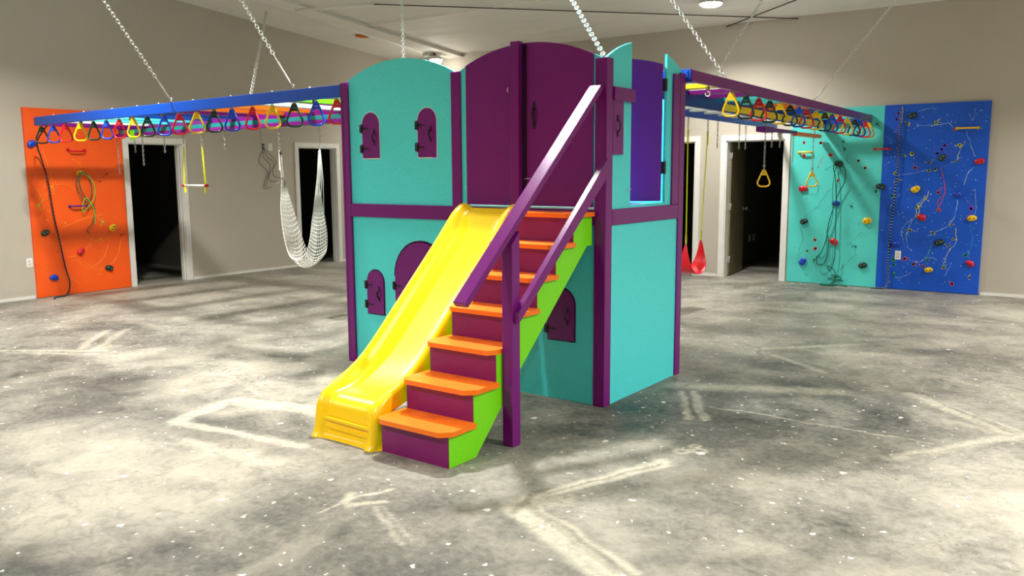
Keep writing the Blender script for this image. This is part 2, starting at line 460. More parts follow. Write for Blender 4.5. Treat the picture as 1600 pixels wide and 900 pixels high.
# ------------------------------------------------------------------ room shell
RX1, FY = 8.0, -9.5
def plane(mbx, pts): mbx._faces(pts, [tuple(range(len(pts)))]); return mbx
b = mb(FLOOR)
def floor_mesh():
    """one flat slab top, finely divided where stains lie; the stain and painted shade masks are stored per vertex"""
    import numpy as np
    gx = np.concatenate([np.arange(-12.6, -6.2, 0.16), np.arange(-6.2, 3.2, 0.016), np.arange(3.2, RX1 + 0.2, 0.2)])
    gy = np.concatenate([np.arange(FY, -3.8, 0.2), np.arange(-3.8, 3.4, 0.016), np.arange(3.4, 11.5, 0.1)])
    X, Y = np.meshgrid(gx, gy, indexing='ij')
    def vnoise(sc, seed):
        rs = np.random.RandomState(seed); g = rs.rand(256, 256)
        u, v = X * sc + 500.37, Y * sc + 500.91
        i, j = np.floor(u).astype(int), np.floor(v).astype(int); fu, fv = u - i, v - j
        fu = fu * fu * (3 - 2 * fu); fv = fv * fv * (3 - 2 * fv)
        q = lambda a, b_: g[a % 256, b_ % 256]
        return (q(i, j) * (1 - fu) + q(i + 1, j) * fu) * (1 - fv) + (q(i, j + 1) * (1 - fu) + q(i + 1, j + 1) * fu) * fv - 0.5
    def fbm(sc, seed, o=4): return sum(vnoise(sc * 2 ** k, seed + k) * 0.5 ** k for k in range(o))
    WX, WY = X + fbm(1.3, 1) * 0.7, Y + fbm(1.3, 11) * 0.7
    FX, FY_ = X + fbm(7, 21) * 0.035, Y + fbm(7, 31) * 0.035
    def seg(px, py, x1, y1, x2, y2, w, so):
        bx, by = x2 - x1, y2 - y1; d = bx * bx + by * by + 1e-9
        t = np.clip(((px - x1) * bx + (py - y1) * by) / d, 0, 1)
        r = np.hypot(px - x1 - t * bx, py - y1 - t * by)
        q = np.clip((w + so - r) / so, 0, 1); return q * q * (3 - 2 * q)
    lt = np.zeros_like(X); dt = lt.copy(); lb = lt.copy(); db = lt.copy()
    for x1, y1, x2, y2, w, so, k in LIGHT_TRACKS: lt = np.maximum(lt, k * seg(FX, FY_, x1, y1, x2, y2, w, so))
    for x1, y1, x2, y2, w, so, k in DARK_TRACKS: dt = np.maximum(dt, k * seg(FX, FY_, x1, y1, x2, y2, w, so))
    for x, y, r, so, k in LIGHT_BLOBS: lb = np.maximum(lb, k * seg(WX, WY, x, y, x, y, r, so * 1.6))
    for x, y, r, so, k in DARK_BLOBS:
        p = (WX, WY) if so > 0.05 else (FX, FY_)
        db = np.maximum(db, k * seg(p[0], p[1], x, y, x, y, r, so * (1.5 if so > 0.05 else 1)))
    for x, y, r in RINGS:
        q = np.abs(np.hypot(X - x, Y - y) - r); lt = np.maximum(lt, np.clip((0.016 - q) / 0.008, 0, 1) * 0.9)
    nx, ny = X.shape; nv = nx * ny
    co = np.stack([X.ravel(), Y.ravel(), np.zeros(nv)], 1).astype(np.float32)
    I = np.arange(nv).reshape(nx, ny)
    quads = np.stack([I[:-1, :-1], I[1:, :-1], I[1:, 1:], I[:-1, 1:]], -1).reshape(-1, 4)
    me = bpy.data.meshes.new('floor')
    me.vertices.add(nv); me.vertices.foreach_set('co', co.ravel())
    me.loops.add(quads.size); me.loops.foreach_set('vertex_index', quads.ravel().astype(np.int32))
    me.polygons.add(len(quads)); me.polygons.foreach_set('loop_start', (np.arange(len(quads)) * 4).astype(np.int32))
    ca_ = me.color_attributes.new('marks', 'FLOAT_COLOR', 'POINT')
    ca_.data.foreach_set('color', np.stack([lt, dt, lb, db], -1).reshape(-1).astype(np.float32))
    me.update(calc_edges=True); me.materials.append(FLOOR)
    o = bpy.data.objects.new('floor', me); COL.objects.link(o); o['kind'] = 'structure'
floor_mesh()
b = mb(CEIL)
for (x0, x1, y0, y1) in ((LEFT_X - 0.1, RX1 + 0.1, FY - 0.1, BACK_Y + 0.1),):
    b.hexa([(x0, y0, ceil_z(y0)), (x1, y0, ceil_z(y0)), (x1, y1, ceil_z(y1)), (x0, y1, ceil_z(y1)),
            (x0, y0, ceil_z(y0) + 0.1), (x1, y0, ceil_z(y0) + 0.1), (x1, y1, ceil_z(y1) + 0.1), (x0, y1, ceil_z(y1) + 0.1)])
struct('ceiling', b)
WT = 0.12
# left wall with two doorways (openings along y)
L_OPEN = [(1.69, 2.53), (4.74, 5.60)]
DH = 2.035
b = mb(WALL)
def wall_left_piece(y0, y1, z0):
    c = [(LEFT_X - WT, y0, z0), (LEFT_X, y0, z0), (LEFT_X, y1, z0), (LEFT_X - WT, y1, z0),
         (LEFT_X - WT, y0, ceil_z(y0)), (LEFT_X, y0, ceil_z(y0)), (LEFT_X, y1, ceil_z(y1)), (LEFT_X - WT, y1, ceil_z(y1))]
    b.hexa(c)
ys = [FY] + [v for o in L_OPEN for v in o] + [BACK_Y + WT]
for i in range(0, len(ys), 2): wall_left_piece(ys[i], ys[i + 1], 0)
for o in L_OPEN: wall_left_piece(o[0], o[1], DH)
struct('wall_left', b)
# back wall with two doorways
B_OPEN = [(-3.31, -2.45), (-1.975, -1.10)]
b = mb(WALL)
xs = [LEFT_X] + [v for o in B_OPEN for v in o] + [RX1]
for i in range(0, len(xs), 2): b.box((xs[i], BACK_Y, 0), (xs[i + 1], BACK_Y + WT, ceil_z(BACK_Y)))
for o in B_OPEN: b.box((o[0], BACK_Y, DH), (o[1], BACK_Y + WT, ceil_z(BACK_Y)))
struct('wall_back', b)
b = mb(WALL)
c = [(RX1, FY, 0), (RX1 + WT, FY, 0), (RX1 + WT, BACK_Y, 0), (RX1, BACK_Y, 0), (RX1, FY, ceil_z(FY)), (RX1 + WT, FY, ceil_z(FY)), (RX1 + WT, BACK_Y, ceil_z(BACK_Y)), (RX1, BACK_Y, ceil_z(BACK_Y))]
b.hexa(c); struct('wall_right', b)
b = mb(WALL); b.box((LEFT_X, FY - WT, 0), (RX1, FY, ceil_z(FY))); struct('wall_front', b)
# unlit rooms behind the doorways
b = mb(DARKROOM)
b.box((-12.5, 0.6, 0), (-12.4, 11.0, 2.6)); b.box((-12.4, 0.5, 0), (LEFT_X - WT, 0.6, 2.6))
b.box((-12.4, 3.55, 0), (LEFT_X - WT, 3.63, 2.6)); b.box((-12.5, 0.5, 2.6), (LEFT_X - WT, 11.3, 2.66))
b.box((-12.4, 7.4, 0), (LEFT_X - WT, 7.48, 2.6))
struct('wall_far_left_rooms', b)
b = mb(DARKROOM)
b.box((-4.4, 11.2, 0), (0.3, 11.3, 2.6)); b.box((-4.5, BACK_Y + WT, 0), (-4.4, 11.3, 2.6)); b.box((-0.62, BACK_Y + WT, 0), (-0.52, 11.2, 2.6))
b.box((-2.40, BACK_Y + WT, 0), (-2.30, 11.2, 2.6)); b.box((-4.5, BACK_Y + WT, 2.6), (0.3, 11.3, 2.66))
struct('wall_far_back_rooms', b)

# door casings (each a doorway frame with jambs)
def casing_left(name, y0, y1):
    b = mb(WHITE); w, d = 0.075, 0.022
    for ya, yb in ((y0 - w, y0 + 0.004), (y1 - 0.004, y1 + w)):
        b.box((LEFT_X, ya, 0), (LEFT_X + d, yb, DH - 0.004), 0.002)
    b.box((LEFT_X, y0 - w, DH - 0.004), (LEFT_X + d, y1 + w, DH + w), 0.002)
    b.box((LEFT_X - WT - 0.01, y0 - 0.002, 0), (LEFT_X + 0.004, y0 + 0.02, DH)); b.box((LEFT_X - WT - 0.01, y1 - 0.02, 0), (LEFT_X + 0.004, y1 + 0.002, DH))
    b.box((LEFT_X - WT - 0.01, y0, DH - 0.02), (LEFT_X + 0.004, y1, DH + 0.002))
    b.box((LEFT_X - WT * 0.6, y1 - 0.033, 0), (LEFT_X - WT * 0.35, y1 - 0.018, DH - 0.02)); b.box((LEFT_X - WT * 0.6, y0 + 0.018, 0), (LEFT_X - WT * 0.35, y0 + 0.033, DH - 0.02))
    struct(name, b)
casing_left('door_1', *L_OPEN[0]); casing_left('door_2', *L_OPEN[1])
def casing_back(name, x0, x1):
    b = mb(WHITE); w, d = 0.075, 0.022
    for xa, xb in ((x0 - w, x0 + 0.004), (x1 - 0.004, x1 + w)):
        b.box((xa, BACK_Y - d, 0), (xb, BACK_Y, DH - 0.004), 0.002)
    b.box((x0 - w, BACK_Y - d, DH - 0.004), (x1 + w, BACK_Y, DH + w), 0.003)
    b.box((x0 - 0.002, BACK_Y - 0.004, 0), (x0 + 0.02, BACK_Y + WT + 0.01, DH)); b.box((x1 - 0.02, BACK_Y - 0.004, 0), (x1 + 0.002, BACK_Y + WT + 0.01, DH))
    b.box((x0, BACK_Y - 0.004, DH - 0.02), (x1, BACK_Y + WT + 0.01, DH + 0.002))
    o = b.build(name); o['kind'] = 'structure'; return o
casing_back('door_3', *B_OPEN[0])
d4 = casing_back('door_4', *B_OPEN[1])
# open olive door leaf of door 4, swung into the dark room
hx, hy = B_OPEN[1][0] + 0.025, BACK_Y + WT + 0.01
ang = math.radians(96)
leafM = Matrix.Translation((hx, hy, 0)) @ Matrix.Rotation(ang, 4, 'Z')
b = mb(DOORLEAF); b.box((0, -0.02, 0.012), (0.82, 0.02, DH - 0.03), 0.002)
leaf = b.build('door_leaf', d4); leaf.matrix_local = leafM; leaf['label'] = 'olive grey door leaf standing open'
for z in (0.25, 1.05, 1.82):
    b = mb(DZINC); b.box((-0.012, -0.03, z - 0.05), (0.03, 0.024, z + 0.05), 0.002); b.bar((-0.008, -0.028, z - 0.055), (-0.008, -0.028, z + 0.055), 0.007)
    b.build('hinge', leaf)
b = mb(DZINC); b.lathe([(0.0, 0), (0.03, 0), (0.03, 0.01), (0.012, 0.015), (0.012, 0.04), (0.028, 0.05), (0.028, 0.07), (0.0, 0.075)], n=16)
kn = b.build('door_knob', leaf); kn.matrix_local = Matrix.Translation((0.76, -0.02, 1.0)) @ Matrix.Rotation(math.radians(90), 4, 'X')

# baseboards: thin pale strips
b = mb(WHITE)
for y0, y1 in ((FY, 0.30), (2.62, 4.66), (5.68, BACK_Y)): b.box((LEFT_X, y0, 0), (LEFT_X + 0.012, y1, 0.035))
struct('baseboard_left', b)
b = mb(WHITE)
for x0, x1 in ((LEFT_X + 0.02, -3.4), (-2.37, -2.06), (1.46, RX1)): b.box((x0, BACK_Y - 0.012, 0), (x1, BACK_Y, 0.035))
struct('baseboard_back', b)

# roof steel
rf = mb(CEILBEAM)
x0, x1 = -7.28, -6.98
ya, yb = FY, BACK_Y
def slope_box(bb, xa, xb, y0, y1, d0, d1):
    bb.hexa([(xa, y0, ceil_z(y0) - d1), (xb, y0, ceil_z(y0) - d1), (xb, y1, ceil_z(y1) - d1), (xa, y1, ceil_z(y1) - d1),
             (xa, y0, ceil_z(y0) - d0), (xb, y0, ceil_z(y0) - d0), (xb, y1, ceil_z(y1) - d0), (xa, y1, ceil_z(y1) - d0)])
slope_box(rf, -7.26, -6.99, ya, yb, -0.01, 0.06); slope_box(rf, -7.30, -6.95, ya, yb, 0.05, 0.065)
struct('trim_1', rf)
b = mb(WHITE); b.bar((-7.36, ya, ceil_z(ya) - 0.05), (-7.36, 6.75, ceil_z(6.75) - 0.05), 0.024, 10); b.box((-7.45, 6.70, ceil_z(6.8) - 0.10), (-7.28, 6.85, ceil_z(6.8) + 0.0), 0.01); struct('trim_2', b)     # conduit run beside the rafter
b = mb(CEILBEAM); b.box((-7.17, 4.90, ceil_z(4.94) - 0.03), (RX1, 4.98, ceil_z(4.94) + 0.01)); struct('trim_3', b)
def rod(name, a, c):
    b = mb(SEAM); b.bar((a[0], a[1], ceil_z(a[1]) - 0.035), (c[0], c[1], ceil_z(c[1]) - 0.035), 0.008, 6); struct(name, b)
rod('trim_4', (-5.95, 3.98), (-0.98, 7.20)); rod('trim_5', (-2.02, 7.22), (3.3, 3.35))
b = mb(SEAM); b.bar((-7.17, 4.93, ceil_z(4.93) - 0.01), (-3.2, 4.955, ceil_z(4.955) - 0.02), 0.005, 6); struct('trim_6', b)
b = mb(CEILBEAM); b.bar((-7.1, 3.55, ceil_z(3.55) - 0.1), (-5.95, 4.05, ceil_z(4.05) - 0.03), 0.02, 6); struct('trim_7', b)

# lamps
for i, (lx, ly, drop, watts, colr) in enumerate(LAMPS):
    z = ceil_z(ly) - drop
    near = {0: 'round high-bay lamp against the ceiling right of the castle', 1: 'small bright floodlight on the rafter by the far left corner'}
    far = ['round lamp above the castle', 'round lamp above the orange panel end of the left frame', 'round lamp in front of the blue panel', 'round lamp to the right of the castle', 'round lamp in the foreground bay', 'round lamp in the left foreground bay', 'round lamp in the right foreground bay']
    t = thing('ceiling_lamp', near.get(i) or far[i - 2], 'lamp', (lx, ly, z))
    r = 0.12 if i == 1 else 0.16
    b = mb(LAMPBODY); b.lathe([(0.0, 0.055), (r * 0.5, 0.05), (r * 0.9, 0.02), (r, -0.01), (r * 1.02, -0.02), (r * 0.9, -0.015), (0.0, 0.0)], n=28)
    b.bar((0, 0, 0.05), (0, 0, ceil_z(ly) - z + 0.02), 0.012)
    b.build('housing', t)
    b = mb(GLOW); b.lathe([(r * 0.88, -0.012), (r * 0.86, -0.03), (r * 0.6, -0.05 if i != 1 else -0.10), (0.0, -0.06 if i != 1 else -0.14)], n=28)
    b.build('diffuser', t)
    ld = bpy.data.lights.new('lamp_light', 'AREA'); ld.shape = 'DISK'; ld.size = 0.3; ld.energy = watts; ld.color = colr; ld.spread = LAMP_SPREAD
    lo = bpy.data.objects.new('lamp_light', ld); COL.objects.link(lo); lo.parent = t
    lo.location = (0, 0, -0.075 if i != 1 else -0.16)
    if i == 1:
        b = mb(BLACK); b.tube([(0, 0, 0.03), (0.02, -0.12, 0.12), (-0.02, -0.3, 0.16), (0.1, -0.34, 0.17)], 0.014, 6); b.build('bracket', t)

# ------------------------------------------------------------------ the castle
CA = Tower('play_castle', 'two-storey turquoise and purple play castle with arched tops and doors', 'playhouse', (-1.25, 0.6, 0))
W, D, PW_ = 2.509, 1.2, 0.089
RZ0, RZ1 = 1.2362, 1.3438
PT = 2.325
ca = lambda b, n, p=None, l=None: CA.part(b, n, p, l)
# posts
for (x0, y0, x1, y1, z0) in ((-W, 0, -W + PW_, PW_, 0), (-PW_, 0, 0, PW_, 0), (-PW_, D - PW_, 0, D, 0), (-W, D - PW_, -W + PW_, D, 0), (-1.322, 0.0, -1.233, PW_, RZ1)):
    b = mb(PURPLE); b.box((x0, y0, z0), (x1, y1, PT), 0.006)
    if z0 == 0:                     # seam between the two boards of the post
        b.box((x0 + 0.02, y0 - 0.002, 0.01), (x0 + 0.023, y0 + 0.002, PT - 0.02))
    ca(b, 'post')
# rails
for (a, c) in (((-W + PW_, 0.0, RZ0), (-PW_, PW_ - 0.02, RZ1)), ((-0.038 - 0.03, PW_, RZ0), (0.0, D - PW_, RZ1)), ((-W + PW_, D - 0.06, RZ0), (-PW_, D, RZ1)), ((-W, PW_, RZ0), (-W + 0.06, D - PW_, RZ1))):
    b = mb(PURPLE); b.box(a, c, 0.005); ca(b, 'rail')
b = mb(EDGE); b.box((-1.233, -0.004, RZ1), (-PW_, 0.06, RZ1 + 0.012)); ca(b, 'threshold_strip')
# platform
b = mb(CYAN); b.box((-W + 0.06, 0.06, 1.295), (-0.06, D - 0.06, 1.33)); ca(b, 'platform')

def arc(x0, x1, z_end, z_top, n=18):
    """points of a circular arc from (x0,z_end) over z_top to (x1,z_end)"""
    w = (x1 - x0) / 2; h = z_top - z_end; R = (w * w + h * h) / (2 * h); cx = (x0 + x1) / 2; cz = z_top - R
    a0 = math.asin(w / R)
    return [(cx + R * math.sin(-a0 + 2 * a0 * k / n), cz + R * math.cos(-a0 + 2 * a0 * k / n)) for k in range(n + 1)]
def arcz(x, x0, x1, z_end, z_top):
    w = (x1 - x0) / 2; h = z_top - z_end; R = (w * w + h * h) / (2 * h); return z_top - R + math.sqrt(R * R - (x - (x0 + x1) / 2) ** 2)
def arch_out(x0, x1, z0, zt):
    """door outline: straight sides, round top"""
    r = (x1 - x0) / 2; cx = (x0 + x1) / 2; zc = zt - r
    return [(x0, z0), (x1, z0)] + [(cx + r * math.cos(math.pi * k / 16), zc + r * math.sin(math.pi * k / 16)) for k in range(17)]

def panel_with_holes(bmx, outline, holes, y0, y1):
    """front panel in x-z with arched openings; triangulated sheet given thickness"""
    q = bmesh.new()
    loops = []
    for pts in [outline] + holes:
        vs = [q.verts.new((p[0], 0, p[1])) for p in pts]
        loops += [q.edges.new((vs[i], vs[(i + 1) % len(vs)])) for i in range(len(vs))]
    r = bmesh.ops.triangle_fill(q, use_beauty=True, use_dissolve=False, edges=loops, normal=(0, -1, 0))
    q.verts.ensure_lookup_table(); q.verts.index_update()
    co = [v.co.copy() for v in q.verts]; fs = [tuple(v.index for v in f.verts) for f in q.faces]
    be = [(e.verts[0].index, e.verts[1].index) for e in q.edges if len(e.link_faces) == 1]
    q.free(); n = len(co)
    vs = [(c.x, y0, c.z) for c in co] + [(c.x, y1, c.z) for c in co]
    ff = fs + [tuple(i + n for i in f)[::-1] for f in fs] + [(a, b_, b_ + n, a + n) for a, b_ in be]
    bmx._faces(vs, ff)

def pull_handle(b, x, z, s=1.0, y=-0.02, h=0.105):
    """cast black pull with leaf-shaped ends"""
    for sg in (-1, 1):
        b.blob((x, y - 0.002, z + sg * h * 0.42 * s), 0.011 * s, (0.8, 0.35, 1.9), seed=3, rough=0.1)
    b.tube([(x, y - 0.002, z - h * 0.34 * s), (x + 0.0, y - 0.018, z - h * 0.2 * s), (x, y - 0.024, z), (x, y - 0.018, z + h * 0.2 * s), (x, y - 0.002, z + h * 0.34 * s)], [0.005 * s, 0.006 * s, 0.008 * s, 0.006 * s, 0.005 * s], 8)
def strap_hinge(b, x, z, y=-0.02, L=0.075, lw=0.014):
    b.box((x - 0.020, y - 0.006, z - 0.032), (x + 0.004, y + 0.004, z + 0.032), 0.002)
    b.bar((x + 0.004, y - 0.007, z - 0.034), (x + 0.004, y - 0.007, z + 0.034), 0.006, 8)
    pts = [(x + 0.006, z - lw), (x + L * 0.35, z - lw * 0.6), (x + L, z - 0.004), (x + L + 0.006, z), (x + L, z + 0.004), (x + L * 0.35, z + lw * 0.6), (x + 0.006, z + lw)]
    b.prism(pts, 1, y - 0.005, y + 0.001)

def shutter(x0, x1, z0, zt, hinge=True, handle=True, big=False):
    b = mb(PURPLE); g = 0.008
    b.prism(arch_out(x0 + g, x1 - g, z0 + g, zt - g), 1, 0.012, 0.030, 0.002)
    o = ca(b, 'window_shutter' if not big else 'arched_door', None, 'purple arched shutter')
    if hinge:
        for f in (0.24, 0.70) if not big else (0.3, 0.66):
            h = mb(BLACK); strap_hinge(h, x0, z0 + (zt - z0) * f * 0.93, y=0.014); ca(h, 'hinge', o, 'black strap hinge')
    if handle:
        h = mb(BLACK); pull_handle(h, x1 - 0.062, z0 + (zt - z0) * 0.47, y=0.010); ca(h, 'handle', o, 'black pull handle')
    return o
# upper left front panel with two shutters
U = [(-2.283, -2.079, 1.703, 2.080), (-1.676, -1.474, 1.702, 2.088)]
xa, xb = -W + PW_ - 0.0, -1.322
top = arc(-2.470, -1.270, 2.315, 2.468)
top = [(max(-2.470, x), z) for x, z in top]
outl = [(-2.47, RZ1 - 0.01)] + [(-2.47, 2.315)] + top[1:-1] + [(-1.27, 2.315), (-1.27, RZ1 - 0.01)]
b = mb(CYAN); panel_with_holes(b, outl, [arch_out(*w)[0:] for w in U], 0.016, 0.036); ca(b, 'front_panel')
for w in U: shutter(*w)
for w in U:                                          # pale routed edge round each window
    b = mb(WHITEB); pts = arch_out(w[0] + 0.003, w[1] - 0.003, w[2] + 0.003, w[3] - 0.003)
    b.tube([(p[0], 0.017, p[1]) for p in pts], 0.0035, 6, closed=True); ca(b, 'window_edge')
# lower front panel with three openings
LW = [(-2.280, -2.072, 0.428, 0.808), (-1.955, -1.375, 0.10, 1.062), (-0.475, -0.240, 0.418, 0.800)]
outl = [(-W + PW_ - 0.02, 0.0), (-PW_ + 0.02, 0.0), (-PW_ + 0.02, RZ0 + 0.01), (-W + PW_ - 0.02, RZ0 + 0.01)]
b = mb(CYAN); panel_with_holes(b, outl, [arch_out(*w) for w in LW], 0.020, 0.040); ca(b, 'front_panel')
shutter(*LW[0]); shutter(*LW[1], big=True); shutter(*LW[2], hinge=True, handle=True)
for w in (LW[1],):
    b = mb(BLACK); r = arch_out(w[0] - 0.002, w[1] + 0.002, w[2], w[3] + 0.002)[2:]
    b.tube([(p[0], 0.020, p[1]) for p in r], 0.005, 6); ca(b, 'door_edge')
# upper right bay: arched surround strips and a pair of doors
A2 = (-1.262, -0.030, 2.318, 2.472)
for (x0, x1) in ((-1.262, -1.186), (-0.102, -0.030)):
    n = 6; tp = [(x1 + (x0 - x1) * k / n, arcz(x1 + (x0 - x1) * k / n, *A2)) for k in range(n + 1)]
    b = mb(CYAN); b.prism([(x0, RZ1), (x1, RZ1)] + tp, 1, 0.016, 0.036); ca(b, 'door_surround')
def leaf_front(x0, x1, hx):
    n = 10; tp = [(x1 + (x0 - x1) * k / n, arcz(x1 + (x0 - x1) * k / n, *A2)) for k in range(n + 1)]
    b = mb(PURPLE); b.prism([(x0, RZ1 + 0.014), (x1, RZ1 + 0.014)] + tp, 1, 0.006, 0.026, 0.002)
    o = ca(b, 'door_leaf', None, 'dark purple castle door')
    h = mb(BLACK); pull_handle(h, hx, 1.98, 1.45, y=0.004, h=0.11); ca(h, 'handle', o, 'black pull handle')
    return o
dl = leaf_front(-1.182, -0.665, -0.712)
b = mb(PURPLE); b.box((-0.738, -0.050, RZ1 + 0.02), (-0.668, 0.006, 2.482), 0.004); ca(b, 'door_batten', dl)
dr = leaf_front(-0.664, -0.106, -0.575)
b = mb(BLACK); b.box((-0.667, -0.004, RZ1 + 0.02), (-0.640, 0.0055, 2.46)); ca(b, 'gap_shade', dr, 'black strip painting the dark gap between the doors')  # paints in the shade of the gap where the leaves meet
b = mb(ZINC); b.tube([(-0.655, -0.004, 1.545), (-0.63, -0.012, 1.55), (-0.60, -0.004, 1.548)], 0.003, 6); ca(b, 'latch_hook', dr)
b = mb(ZINC); b.tube([(-0.79, 0.0, 2.15), (-0.79, -0.012, 2.16), (-0.785, -0.012, 2.18)], 0.004, 6); ca(b, 'door_catch', dl)

# right side: upper arched wings, cross board, half-hidden shutter, inward-swung door
SA = (0.010, 1.190, 2.317, 2.482)
def side_prism(b, pts, x0, x1, bev=0.0): b.prism(pts, 0, x0, x1, bev)
n = 6
tp = [(0.365 + (0.02 - 0.365) * k / n, arcz(0.365 + (0.02 - 0.365) * k / n, *SA)) for k in range(n + 1)]
b = mb(CYAN); side_prism(b, [(0.02, RZ1), (0.365, RZ1)] + tp, -0.036, -0.016); ca(b, 'side_panel')
tp = [(1.18 + (0.907 - 1.18) * k / n, arcz(1.18 + (0.907 - 1.18) * k / n, *SA)) for k in range(n + 1)]
b = mb(CYAN); side_prism(b, [(0.907, RZ1), (1.18, RZ1)] + tp, -0.036, -0.016); ca(b, 'side_panel')
b = mb(CYAN); b.box((-0.036, 0.365, RZ1), (-0.016, 0.907, RZ1 + 0.02)); ca(b, 'sill')
b = mb(PURPLE); b.box((-0.016, PW_, 2.057), (0.012, 0.378, 2.146), 0.004); ca(b, 'cross_board')
b = mb(PURPLE); b.box((-0.016, PW_, 1.706), (0.0, 0.232, 2.06), 0.003); sh = ca(b, 'window_shutter', None, 'purple half shutter')
b = mb(BLACK)
for sg in (-1, 1): b.blob((0.003, 0.150, 1.895 + sg * 0.052), 0.011, (0.35, 0.8, 1.9), seed=3, rough=0.1)
b.tube([(0.003, 0.150, 1.855), (0.018, 0.150, 1.87), (0.022, 0.150, 1.895), (0.018, 0.150, 1.92), (0.003, 0.150, 1.935)], 0.005, 8)
ca(b, 'handle', sh, 'black pull handle')
b = mb(ZINC); b.tube([(-0.014, 0.30, 1.47), (0.004, 0.315, 1.465), (0.002, 0.34, 1.475), (-0.012, 0.355, 1.47)], 0.003, 6); ca(b, 'latch_hook')
b = mb(PURPLE); b.box((-0.016, 1.0, RZ1 + 0.002), (-0.002, D - PW_, 2.31), 0.003); ca(b, 'stile')
# lower side panel
b = mb(CYAN); b.box((-0.040, PW_ - 0.01, 0.0), (-0.012, D - PW_ + 0.01, RZ0 + 0.01)); ca(b, 'side_panel')
# inward door leaf, hinged on the far edge of the opening
la = math.radians(52)
hx_, hy_ = -0.045, 0.895
dw = 0.53
ux, uy = -math.sin(la), -math.cos(la)               # from hinge to free edge
nx, ny = -uy, ux
b = mb(VIOLET)
m_ = 12; out = []
for k in range(m_ + 1):
    s_ = dw * k / m_; out.append((s_, arcz(0.895 - s_, *SA) - 0.075))
base = [(0.0, RZ1 + 0.03), (dw, RZ1 + 0.03)]
poly = base + out[::-1]
def leafpt(s_, t_, z): return (hx_ + ux * s_ + nx * t_, hy_ + uy * s_ + ny * t_, z)
nn = len(poly)
vs = [leafpt(s_, -0.01, z) for s_, z in poly] + [leafpt(s_, 0.01, z) for s_, z in poly]
b._faces(vs, [tuple(range(nn)), tuple(range(2 * nn - 1, nn - 1, -1))] + [(i, (i + 1) % nn, nn + (i + 1) % nn, nn + i) for i in range(nn)])
il = ca(b, 'door_leaf', None, 'bright purple side door swung inward')
for z in (1.62, 2.22):
    b = mb(BLACK); b.box((-0.055, 0.885, z - 0.045), (-0.012, 0.912, z + 0.045), 0.002); ca(b, 'hinge', il, 'black hinge')
# back and left sides
b = mb(CYAN); b.box((-W + PW_ - 0.02, D - 0.04, 0), (-PW_ + 0.02, D - 0.02, RZ0 + 0.01)); ca(b, 'back_panel')
tp = arc(-W + 0.04, -0.04, 2.10, 2.30)
b = mb(CYAN); b.prism([(-W + 0.04, RZ1 - 0.01)] + tp + [(-0.04, RZ1 - 0.01)], 1, D - 0.04, D - 0.02); ca(b, 'back_panel')
b = mb(CYAN); b.box((-W + 0.02, PW_ - 0.02, 0), (-W + 0.04, D - PW_ + 0.02, RZ0 + 0.01)); ca(b, 'side_panel')

# ------------------------------------------------------------------ the slide
SL = Tower('slide', 'bright yellow plastic slide leaning on the castle beside the steps', 'slide', (-0.93, -0.9, 0))
def slide_mesh():
    path = [(-0.005, 1.335), (-0.035, 1.372), (-0.075, 1.376), (-0.125, 1.355), (-0.19, 1.312), (-0.250, 1.248), (-0.34, 1.158), (-0.51, 0.998), (-0.70, 0.822), (-0.88, 0.652), (-1.02, 0.522), (-1.13, 0.432), (-1.24, 0.368),
            (-1.34, 0.328), (-1.42, 0.298), (-1.482, 0.255), (-1.518, 0.200), (-1.532, 0.130), (-1.540, 0.062), (-1.552, 0.030), (-1.575, 0.002)]
    n = len(path); vs = []; fs = []
    for i, (y, z) in enumerate(path):
        a = path[max(i - 1, 0)]; c = path[min(i + 1, n - 1)]
        ty, tz = c[0] - a[0], c[1] - a[1]; l = math.hypot(ty, tz); ty /= l; tz /= l
        ny, nz = tz, -ty                       # pointing up / out of the slide
        if nz < 0 and i < 10: ny, nz = -ny, -nz
        if ny > 0 and i >= 10: ny, nz = -ny, -nz
        f = i / (n - 1)
        cx = -0.932 + 0.036 * f
        hw = 0.225 + 0.008 * f                 # half distance between rim crests
        dep = 0.075 if 4 < i < 14 else (0.03 if i < 2 else 0.05)
        if i >= 14: dep = 0.045
        sk = 0.115 if i > 3 else 0.06 + 0.015 * i
        if i >= 14: sk = 0.10
        fl = 0.0 if i < n - 2 else 0.02
        prof = [(-hw - 0.045 - fl, -sk), (-hw - 0.040, -sk * 0.55), (-hw - 0.034, -0.018), (-hw - 0.014, -0.001), (-hw + 0.012, -0.001), (-hw + 0.035, -dep * 0.45), (-hw + 0.055, -dep * 0.93), (-hw + 0.09, -dep)]
        prof = prof + [(0, -dep * 1.03)] + [(-p[0], p[1]) for p in prof[::-1]]
        if i == n - 1: prof = [(p[0], max(p[1], -0.10)) for p in prof]
        for px, pd in prof:
            vy, vz = y + ny * pd, z + nz * pd
            if i >= n - 2: vz = max(vz, 0.0)
            vs.append((cx + px, vy, max(vz, 0.0)))
        k = len(prof)
    for i in range(n - 1):
        for j in range(k - 1):
            fs.append((i * k + j, i * k + j + 1, (i + 1) * k + j + 1, (i + 1) * k + j))
    b = mb(SLIDE); b._faces(vs, fs, True)
    return b
o = slide_mesh(); chute = SL.part(o, 'chute')
md = chute.modifiers.new('sub', 'SUBSURF'); md.levels = 2; md.render_levels = 2
md = chute.modifiers.new('sol', 'SOLIDIFY'); md.thickness = 0.007; md.offset = -1
b = mb(SLIDE)                              # moulded steps across the front foot
for z, t_ in ((0.055, 0.010), (0.105, 0.008)):
    b.board((-1.105, -1.502, z + 0.01), (-0.67, -1.502, z), (0, 0, 1), 0.014, 0.02, 0.004)
SL.part(b, 'front_lip')
b = mb(BLACK); b.box((-0.71, -0.035, 1.345), (-0.665, -0.004, 1.362), 0.003); SL.part(b, 'fixing_bracket')

